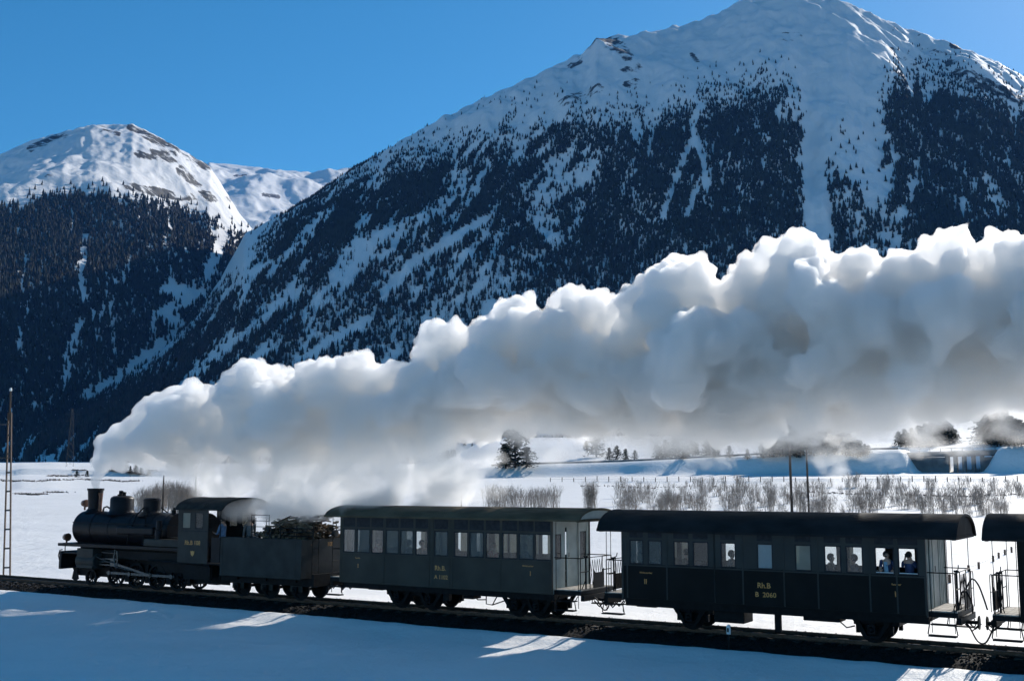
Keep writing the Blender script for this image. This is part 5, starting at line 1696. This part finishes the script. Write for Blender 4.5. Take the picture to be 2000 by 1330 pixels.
for i, (x_, b_, t_) in enumerate([(208, 928, 921), (218, 928, 920), (230, 929, 918), (246, 929, 915), (254, 929, 917), (265, 930, 914), (275, 930, 918), (290, 929, 920), (150, 932, 925), (170, 931, 924)]):
    pine(x_, b_, t_, 1.5, f"{'last' if i == 7 else ORD[i]} tiny dark bush from the left in the row far behind the chimney and domes" if i < 8 else ["tiny dark bush left of the chimney far out on the snow", "tiny low bush nearest the chimney far out on the snow"][i - 8], r0=150, group="bushes far out on the snow")

# --- leafless shrubs
def shrub_variant(seed):
    r = random.Random(seed)
    b = M()
    for k in range(20):
        a = r.random() * 6.28; lean = abs(r.gauss(0, .34)); h = r.uniform(.5, 1.0)
        ox, oy = r.gauss(0, .10), r.gauss(0, .10)
        p = [Vector((ox, oy, -.04))]
        for s in range(1, 5):
            q = s / 4
            p.append(Vector((ox + math.cos(a) * lean * q ** 1.4 * h + r.gauss(0, .012), oy + math.sin(a) * lean * q ** 1.4 * h + r.gauss(0, .012), h * q)))
        b.tube(p, .006, 3, False, .002)
        for s in (1, 2, 2, 3, 3, 3):
            c = p[s]; t = Vector((r.gauss(0, .09), r.gauss(0, .09), r.uniform(.12, .28)))
            b.tube([c, c + t * .5, c + t + Vector((r.gauss(0, .02), r.gauss(0, .02), .03))], .0036, 3, False, .0014)
    o = b.build("shrub", MAT_TWIG, None, org=(0, 0, 0)); me = o.data; bpy.data.objects.remove(o)
    return me


SHR = [shrub_variant(70 + k) for k in range(5)]
def shrub(px, py_base, py_top, wf, label, group):
    P = ground_at(px, py_base, 60, 255)
    s = F_PX / (P.y * CP)
    h = (py_base - py_top) / s
    rr_ = random.Random(int(px * 13 + py_top * 3))
    o = bpy.data.objects.new("willow_shrub", SHR[rr_.randrange(5)]); COL.objects.link(o)
    o.location = P; o.rotation_euler = (0, 0, rr_.random() * 6.28); o.scale = (h * wf, h * wf, h)
    return tag(o, label, "shrub", group)


rs = random.Random(77)
for k in range(34):
    px = 268 + 118 * (k + rs.random()) / 34
    shrub(px, 1004 - rs.random() * 16, 940 + 22 * abs(px - 340) / 80 - rs.random() * 8, 1.0, "bare grey shrub in the thicket behind the locomotive", "shrubs behind the locomotive")
for k in range(22):
    px = 950 + 140 * (k + rs.random()) / 22
    shrub(px, 1002 - rs.random() * 14, 940 + rs.random() * 14, .9, "bare grey shrub in the thicket behind the first coach roof", "shrubs behind the first coach")
for k in range(6):
    shrub(1138 + rs.random() * 22, 996, 935 + rs.random() * 10, .6, "slim bare shrub behind the roofs where the two coaches meet", "slim shrubs behind the gap of the coaches")
for k in range(285):
    px = 1205 + 800 * (k + rs.random()) / 285
    d = rs.random()
    base = 1012 - d * 62
    if math.sin(px * .021 + 4 * d) + math.sin(px * .053) < -1.25: continue
    shrub(px, base, base - rs.uniform(14, 58) * (1 - .45 * d), rs.uniform(.8, 1.5), f"{'low' if d > .66 else ('middling' if d > .33 else 'tall')} bare willow shrub beyond the {['left end','left half','middle','right half','right end'][min(4, int((px - 1205) / 130))]} of the second coach roof", "willow shrubs beyond the second coach")

for k in range(14):
    px = 1120 + 60 * k + rs.random() * 40
    shrub(px, 985 + rs.random() * 12, 925 + rs.random() * 16, rs.uniform(.5, .9), f"{ORD[k]} from the left of the tall sparse shrubs rising over the scrub", "tall sparse shrubs over the scrub")

# --- strips of dry stubble standing out of the far snow
V, Fq = [], []
for x0, x1, yy, n in ((-60, 270, 938, 520), (95, 168, 930, 200), (38, 88, 964, 110), (92, 122, 962, 45), (200, 300, 927, 150), (1560, 1700, 963, 60), (1760, 2010, 968, 90), (1130, 1400, 951, 70)):
    for k in range(n):
        xr = x0 + (x1 - x0) * rs.random()
        P = ground_at(xr, yy + 1.6 * math.sin(xr * .031) + .8 * math.sin(xr * .11) + rs.gauss(0, .6), 120, 420)
        for _ in range(3):
            h_, w_, a_ = rs.uniform(.06, .3), rs.uniform(.15, .45), rs.random() * 3.14
            q = P + Vector((rs.gauss(0, .5), rs.gauss(0, .5), -.1)); m_ = len(V)
            V += [tuple(q + Vector((math.cos(a_) * w_, math.sin(a_) * w_, 0))), tuple(q - Vector((math.cos(a_) * w_, math.sin(a_) * w_, 0))), tuple(q + Vector((rs.gauss(0, .1), rs.gauss(0, .1), h_)))]
            Fq.append((m_, m_ + 1, m_ + 2))
st_ = np_mesh("dry_stubble", V, Fq, MAT_BARK, smooth=False)
tag(st_, "thin dark strips of dry grass standing out of the far snow", "dry grass", kind='stuff')

# --- fence on the far snow
pts = [ground_at(px, 941, 150, 262) for px in np.linspace(1075, 2010, 42)]
fence = empty("wire_fence", pts[0], 0, "long thin wire fence on posts in front of the snowy bank", "fence")
fence['_org'] = tuple(pts[0])
for p in pts:
    b = M(); b.box(p.x - .07, p.x + .07, p.y - .07, p.y + .07, p.z - .2, p.z + random.uniform(.75, 1.1)); b.build("post", MAT_POLE, fence)
b = M()
for z in (.55, 1.0): b.tube([p + Vector((0, 0, z)) for p in pts], .018, 4)
b.build("wire", MAT_MAST, fence)
# nearer fence of short posts seen between the last two coaches
near = [(1700, 1216), (1780, 1172), (1855, 1137), (1892, 1118), (1912, 1112), (1940, 1098), (1951, 1092), (1963, 1086), (1976, 1080), (2040, 1062), (2100, 1050)]
G = [ground_at(x_, y_, 20, 120) for x_, y_ in near]
f2 = empty("field_fence", G[0], 0, "low wire fence crossing the snow behind the gap before the last coach", "fence")
f2['_org'] = tuple(G[0])
for p in G:
    b = M(); b.box(p.x - .05, p.x + .05, p.y - .05, p.y + .05, p.z - .2, p.z + .38); b.build("post", MAT_POLE, f2)
b = M(); b.tube([p + Vector((0, 0, .26)) for p in G], .008, 4); b.build("wire", MAT_MAST, f2)

# --- poles and the lattice mast
def pole(px, py_base, py_top, r, label, arms=True, r0=60, tilt=0.0):
    P = ground_at(px, py_base, r0, 400)
    s = F_PX / (P.y * CP)
    h = (py_base - py_top) / s
    o = empty("wooden_pole", P, .5, label, "pole", "wooden line poles"); o['_org'] = (0, 0, 0)
    b = M(); b.tube([(0, 0, -.3), (tilt * h, 0, h)], r, 10, True, r * .7); b.build("shaft", MAT_POLE, o)
    if arms:
        for k, z in enumerate((h - .25, h - .6)):
            for q in (-1, 1):
                b = M(); b.tube([(tilt * z, 0, z), (tilt * z + q * .2, 0, z), (tilt * z + q * .2, 0, z + .12)], .012, 5)
                b.lathe([(0, 0), (.04, 0), (.045, .05), (.03, .1), (0, .11)], (tilt * z + q * .2, 0, z + .1), 'Z', 8); b.build("insulator", MAT_PORC, o)
    return o


pole(1547, 1001, 850, .16, "taller weathered wooden pole behind the second coach roof", tilt=-.012)
pole(1580, 1002, 880, .13, "shorter wooden pole to the right of the taller one behind the second coach", tilt=-.012)
pole(317, 1004, 930, .10, "thin pole in the thicket behind the locomotive boiler", arms=False)
pole(381, 985, 912, .12, "thin pole half hidden in steam behind the cab roof")
pole(901, 990, 955, .09, "short thin pole behind the roof of the first coach", arms=False)

Pm = ORG + AV * A(14, 1112, 3.9) + BV * (3.9 - HALF)
mast = empty("lattice_mast", (Pm.x, Pm.y, -.4), -TH + .55, "tall slim lattice mast beside the track at the left edge", "mast"); mast['_org'] = (0, 0, 0); mast.rotation_euler.y = -.037
Hm = 9.4
for s in (-1, 1):
    b = M(); b.prism([(s * .17 - .025, 0), (s * .17 + .025, 0), (s * .07 + .025, 8.3), (s * .07 - .025, 8.3)], -.05, .05, 'Y'); b.build("leg", MAT_POLE, mast)
for k, z in enumerate(np.arange(.5, 8.2, .95)):
    w = .17 - .1 * z / 8.3
    b = M(); b.box(-w + .03, w - .03, -.04, .04, z - .04, z + .04); b.build("rung", MAT_MAST, mast)
b = M(); b.tube([(0, 0, 7.9), (.02, 0, Hm)], .05, 8, True, .035); b.build("top_pole", MAT_POLE, mast)
b = M(); b.lathe([(0, 0), (.06, 0), (.07, .08), (.04, .16), (0, .17)], (.02, 0, Hm), 'Z', 10); b.build("insulator", MAT_PORC, mast)
for z in (7.7, 6.0):
    b = M(); b.tube([(0, 0, z), (-1.6, 0, z + .05)], .03, 6); b.build("bracket_arm", MAT_MAST, mast)
    b = M(); b.lathe([(0, 0), (.05, 0), (.06, .1), (.03, .18), (0, .19)], (-1.2, 0, z + .05), 'Z', 8); b.build("insulator", MAT_PORC, mast)

# transmission pylon far away at the foot of the left mountain
Pp = ground_at(136, 916, 300, 1400)
s = F_PX / Pp.y
hp = 112 / s
py_ = empty("power_pylon", Pp, .3, "faint tall lattice pylon in the shade at the foot of the left mountain", "pylon"); py_['_org'] = (0, 0, 0)
for q in ((-1, -1), (1, -1), (1, 1), (-1, 1)):
    b = M(); b.tube([(q[0] * hp * .06, q[1] * hp * .06, 0), (q[0] * hp * .012, q[1] * hp * .012, hp)], hp * .0011, 4); b.build("leg", MAT_MAST, py_)
b = M()
for k in range(9):
    z0, z1 = hp * k / 9, hp * (k + 1) / 9
    w0, w1 = hp * (.06 - .048 * k / 9), hp * (.06 - .048 * (k + 1) / 9)
    for a_, c_ in (((-1, -1), (1, -1)), ((1, -1), (1, 1)), ((1, 1), (-1, 1)), ((-1, 1), (-1, -1))):
        b.tube([(a_[0] * w0, a_[1] * w0, z0), (c_[0] * w1, c_[1] * w1, z1)], hp * .0006, 3); b.tube([(c_[0] * w0, c_[1] * w0, z0), (a_[0] * w1, a_[1] * w1, z1)], hp * .0006, 3)
b.build("bracing", MAT_MAST, py_)
for z in (.78, .9):
    b = M(); b.tube([(-hp * .11, 0, hp * z), (0, 0, hp * (z + .02)), (hp * .11, 0, hp * z)], hp * .003, 4); b.build("cross_arm", MAT_MAST, py_)

# distance marker in the ballast
a_, z_ = AZ(1424, 1268, -.95)
km = rail_root("track_marker", a_, "small white topped marker post in the ballast below the second coach", "marker post")
y_ = -HALF - .95
b = M(); b.box(a_ - .03, a_ + .03, y_ - .03, y_ + .03, -.5, .12); b.build("post", MAT_IRON, km)
b = M(); b.prism([(a_ - .05, .14), (a_ + .05, .14), (a_ + .05, .36), (a_ + .02, .40), (a_ - .02, .40), (a_ - .05, .36)], y_ - .035, y_ + .035, 'Y'); pl = b.build("plate", MAT_WHITE, km)
b = M(); b.box(a_ - .03, a_ + .02, y_ - .042, y_ - .037, .2, .31); b.build("mark", MAT_IRON, pl)

# ================================================================== people
MAT_SKIN = mat("skin", (0.42, 0.26, 0.19), 0.55, var=0.08, scale=8)
MAT_HAIR = mat("dark_hair", (0.03, 0.022, 0.018), 0.7, var=0.4, scale=20)
def cloth(name, c): return mat(name, c, 0.9, var=0.2, scale=6, bump=0.004)


def person(label, a, y, z, pose, shirt, trousers, face_deg=0, hat=None, group=None, hair=MAT_HAIR, h=1.72):
    """one skinned body; pose gives joint offsets in metres (x forward, y left, z up from the feet)"""
    J = pose
    o = empty("person", ORG + AV * a + BV * y + Vector((0, 0, z)), -TH + math.radians(face_deg), label, "person", group)
    o['_org'] = (0, 0, 0)
    names = list(J['p'].keys()); idx = {n: i for i, n in enumerate(names)}
    me = bpy.data.meshes.new("body")
    me.from_pydata([J['p'][n][0] for n in names], [(idx[u], idx[v]) for u, v in J['e']], [])
    b = bpy.data.objects.new("body", me); COL.objects.link(b)
    sk = b.modifiers.new("s", 'SKIN'); sk.use_smooth_shade = True
    for n in names:
        r = J['p'][n][1]; q = me.skin_vertices[0].data[idx[n]]
        q.radius = r if isinstance(r, tuple) else (r, r)
        q.use_root = (n == 'pelvis')
    sb = b.modifiers.new("u", 'SUBSURF'); sb.levels = 1; sb.render_levels = 1
    res = bpy.data.meshes.new_from_object(b.evaluated_get(bpy.context.evaluated_depsgraph_get()))
    bpy.data.objects.remove(b)
    res.materials.clear()
    for q in (shirt, trousers, MAT_SKIN): res.materials.append(q)
    P = {n: Vector(J['p'][n][0]) for n in names}
    skin_n = [n for n in names if n.startswith(('head', 'neck', 'chin', 'hand', 'f'))]
    leg_n = [n for n in names if n.startswith(('hip', 'knee', 'ank', 'toe', 'pelvis'))]
    for f in res.polygons:
        c = f.center
        n = min(names, key=lambda n: (P[n] - c).length - (0.05 if n in ('neck',) else 0))
        f.material_index = 2 if n in skin_n else (1 if n in leg_n else 0)
    res.polygons.foreach_set('use_smooth', [True] * len(res.polygons))
    body = bpy.data.objects.new("body", res); COL.objects.link(body); body.parent = o
    H = P['head']
    fw = Vector(J.get('look', (1, 0, 0))).normalized(); up = Vector((0, 0, 1)); sd = up.cross(fw)
    hb = M(); hb.ball(H + Vector((0, 0, .025)) - fw * .018, .108, 1, .95, 1.06, 12, 8)
    hm = hb.build("hair", hair, o)
    # cut the cap away from the face
    bm = bmesh.new(); bm.from_mesh(hm.data)
    kill = [f for f in bm.faces if (f.calc_center_median() - H).dot(fw) > .035 and (f.calc_center_median() - H).z < .085 or (f.calc_center_median() - H).z < -.05]
    bmesh.ops.delete(bm, geom=kill, context='FACES'); bm.to_mesh(hm.data); bm.free()
    fb = M(); n0 = H + fw * .095
    fb.add([n0 + up * .02 - fw * .01, n0 - up * .025 + sd * .016, n0 - up * .025 - sd * .016, n0 - up * .018 + fw * .025], [(0, 1, 3), (0, 3, 2), (1, 2, 3)])
    for s in (-1, 1): fb.ball(H + sd * s * .098 - up * .005, .022, .6, .5, 1.2, 6, 5)
    fb.build("nose_and_ears", MAT_SKIN, o)
    eb = M()
    for s in (-1, 1): eb.ball(H + fw * .093 + sd * s * .033 + up * .012, .012, 1, 1, .7, 6, 5)
    eb.tube([H + fw * .098 - up * .05 + sd * .025, H + fw * .103 - up * .052, H + fw * .098 - up * .05 - sd * .025], .005, 4)
    eb.build("eyes_and_mouth", MAT_HAIR, o)
    if hat:
        c = M(); c.lathe([(.125, .04), (.12, .09), (.09, .13), (0, .145)], H, 'Z', 14); q = [H + fw * .10 + sd * .09 + up * .05, H + fw * .10 - sd * .09 + up * .05, H + fw * .18 - sd * .05 + up * .04, H + fw * .18 + sd * .05 + up * .04]
        c.add([*q, *[v_ + up * .012 for v_ in q]], [(0, 1, 2, 3), (4, 7, 6, 5), (0, 4, 5, 1), (1, 5, 6, 2), (2, 6, 7, 3), (3, 7, 4, 0)]); c.build("cap", hat, o)
    return o


def make_pose(seated=False, lean=0.0, look=(1, 0, 0), lh=None, rh=None, fingers=True):
    p, e = {}, []
    dz = -.42 if seated else 0
    def add(n, c, r, par=None):
        p[n] = (tuple(c), r)
        if par: e.append((par, n))
    L = lambda x, y, z: (x + lean * max(0, z - .95 - dz) * 1.0, y, z + dz)
    add('pelvis', (0, 0, .95 + dz), (.15, .11))
    add('waist', L(0, 0, 1.10), (.14, .10), 'pelvis'); add('chest', L(0, 0, 1.32), (.17, .115), 'waist'); add('collar', L(0, 0, 1.46), (.11, .08), 'chest')
    add('neck', L(.01, 0, 1.53), (.05, .05), 'collar'); add('chin', L(.02, 0, 1.58), (.065, .07), 'neck'); add('head', L(.02, 0, 1.65), (.085, .098), 'chin'); add('head_top', L(.01, 0, 1.725), (.06, .07), 'head')
    for s, nm, hd in ((1, 'l', lh), (-1, 'r', rh)):
        add('sh' + nm, L(0, s * .19, 1.44), .065, 'collar')
        hand = Vector(hd) if hd else Vector(L(.08, s * .25, .84))
        S = Vector(L(0, s * .19, 1.44))
        mid = (S + hand) / 2; d = (hand - S).length
        out = Vector((-.15, s * .25, -.9)).normalized() * math.sqrt(max(0, .30 ** 2 - (d / 2) ** 2)) if d < .6 else Vector((-.02, s * .02, 0))
        E_ = mid + out
        add('el' + nm, E_, .045, 'sh' + nm)
        wv = hand + (E_ - hand).normalized() * .08
        add('hand_w' + nm, wv, .028, 'el' + nm); add('hand_p' + nm, hand, (.035, .022), 'hand_w' + nm)
        if fingers:
            dr = (hand - wv).normalized(); sdv = dr.orthogonal().normalized()
            cr = dr.cross(sdv)
            for k, (o_, ln) in enumerate(((-.03, .06), (-.01, .07), (.01, .066), (.03, .05))):
                c1 = hand + sdv * o_ + dr * .035; add(f'f{nm}{k}a', c1, .009, 'hand_p' + nm)
                add(f'f{nm}{k}b', c1 + dr * ln * .6 + cr * .01, .008, f'f{nm}{k}a'); add(f'f{nm}{k}c', c1 + dr * ln * .8 + cr * .035, .007, f'f{nm}{k}b')
            add(f'f{nm}ta', hand - dr * .02 + sdv * -.045, .010, 'hand_p' + nm); add(f'f{nm}tb', hand + dr * .02 + sdv * -.06 + cr * .015, .008, f'f{nm}ta')
        hp = (0, s * .10, .90 + dz)
        add('hip' + nm, hp, .085, 'pelvis')
        if seated:
            add('knee' + nm, (.44, s * .12, .53), .06, 'hip' + nm); add('ank' + nm, (.46, s * .12, .10), .04, 'knee' + nm); add('toe' + nm, (.62, s * .13, .04), .035, 'ank' + nm)
        else:
            add('knee' + nm, (.02, s * .11, .50), .06, 'hip' + nm); add('ank' + nm, (0, s * .11, .09), .042, 'knee' + nm); add('toe' + nm, (.16, s * .12, .04), .035, 'ank' + nm)
    return {'p': p, 'e': e, 'look': look}


C_BLUE = cloth("dark_blue_jacket", (0.03, 0.045, 0.11)); C_LIGHT = cloth("light_blue_shirt", (0.25, 0.42, 0.55)); C_BROWN = cloth("brown_coat", (0.10, 0.065, 0.045))
C_RED = cloth("dull_red_jumper", (0.25, 0.05, 0.045)); C_GREY = cloth("grey_coat", (0.13, 0.13, 0.13)); C_DARK = cloth("dark_trousers", (0.03, 0.03, 0.035)); C_OVER = cloth("blue_overalls", (0.12, 0.19, 0.30))
zf = zf2
# crew on the footplate
person("driver in blue overalls standing in the cab doorway", -13.75, -.75, 1.22, make_pose(lh=(.32, .1, 1.15), rh=(.3, -.22, 1.1)), C_OVER, C_OVER, 200, C_DARK)
person("stoker in dark jacket standing deeper in the cab", -12.9, -.1, 1.22, make_pose(lean=.15, rh=(.4, -.2, .95)), C_GREY, C_DARK, 150, C_DARK)
# leaning at the two open windows of the second coach
aw = A(1728, 1095, 0)
p = person("passenger in dark jacket over light blue shirt leaning out of the open window", aw + .02, -1.0, zf, make_pose(lean=.22, look=(.4, .9, 0), lh=(.28, .22, 1.14), rh=(.30, -.16, 1.14)), C_BLUE, C_DARK, -90)
aw2 = A(1772, 1095, 0)
p2 = person("passenger in dark blue coat holding a camera to the face at the last open window", aw2, -1.02, zf, make_pose(lean=.10, lh=(.19, .07, 1.62), rh=(.19, -.07, 1.62)), C_BLUE, C_DARK, -90)
p.scale = (.85,) * 3; p2.scale = (.85,) * 3
# pale shirt front and camera
sh = M(); z0_, z1_ = 1.06, 1.44
sh.add([(.10, .04, z0_), (.10, -.09, z0_), (.16, -.08, z1_), (.16, .02, z1_), (.14, .04, z0_), (.14, -.09, z0_), (.21, -.08, z1_), (.21, .02, z1_)], [(0, 1, 2, 3), (4, 7, 6, 5), (0, 4, 5, 1), (1, 5, 6, 2), (2, 6, 7, 3), (3, 7, 4, 0)])
sh.build("shirt_front", C_LIGHT, p)
cam_o = M(); cam_o.box(-.07, .07, -.03, .03, -.045, .045); cam_o.lathe([(0, -.08), (.035, -.08), (.035, -.03), (0, -.03)], (0, 0, 0), 'Y', 12)
co = cam_o.build("camera_body", MAT_IRON, None, org=(0, 0, 0)); 
P2 = p2.matrix_basis @ Vector((.205, 0, 1.66)); co.location = P2; co.rotation_euler = (0, 0, -TH); tag(co, "small black camera held up to the face at the last open window", "camera")
S = lambda **k: make_pose(seated=True, **k)
seats = [(1428, "passenger seen as a dark head in the fifth window of the second coach", C_GREY, 0), (1340, "passenger in brown seated behind the third window of the second coach", C_BROWN, 180),
         (1622, "passenger bent forward in a wide coat behind the eighth window of the second coach", C_BROWN, 0), (1668, "passenger with short hair seated in profile behind the ninth window of the second coach", C_GREY, 180)]
for px, lb, cl_m, dg in seats:
    a_ = A(px, 1090, .45)
    person(lb, a_, -.80, zf + .02, S(), cl_m, C_DARK, dg)
for px, lb, cl_m, dg in [(823, "passenger in a dark coat seated behind the sixth window of the first coach", C_GREY, 0), (738, "passenger in a red jumper seated behind the third window of the first coach", C_RED, 180),
                         (962, "passenger in dull red seated behind the tenth window of the first coach", C_RED, 0), (798, "passenger in brown seated behind the fifth window of the first coach", C_BROWN, 180), (1024, "passenger in grey seated behind the twelfth window of the first coach", C_GREY, 180)]:
    a_ = A(px, 1070, .45)
    person(lb, a_, -.80, zf1 + .02, S(), cl_m, C_DARK, dg)

# ================================================================== air
hz = M(); hz.box(-9000, 9000, -60, 9000, -3, 2400)
hm = bpy.data.meshes.new("haze"); hm.from_pydata([tuple(v) for v in hz.v], [], hz.f); hm.update()
hb_ = bpy.data.objects.new("haze", hm); COL.objects.link(hb_)
hm.materials.append(volume_mat("haze", 0.000023, (0.13, 0.40, 1.0), 0.0))
tag(hb_, kind='stuff')
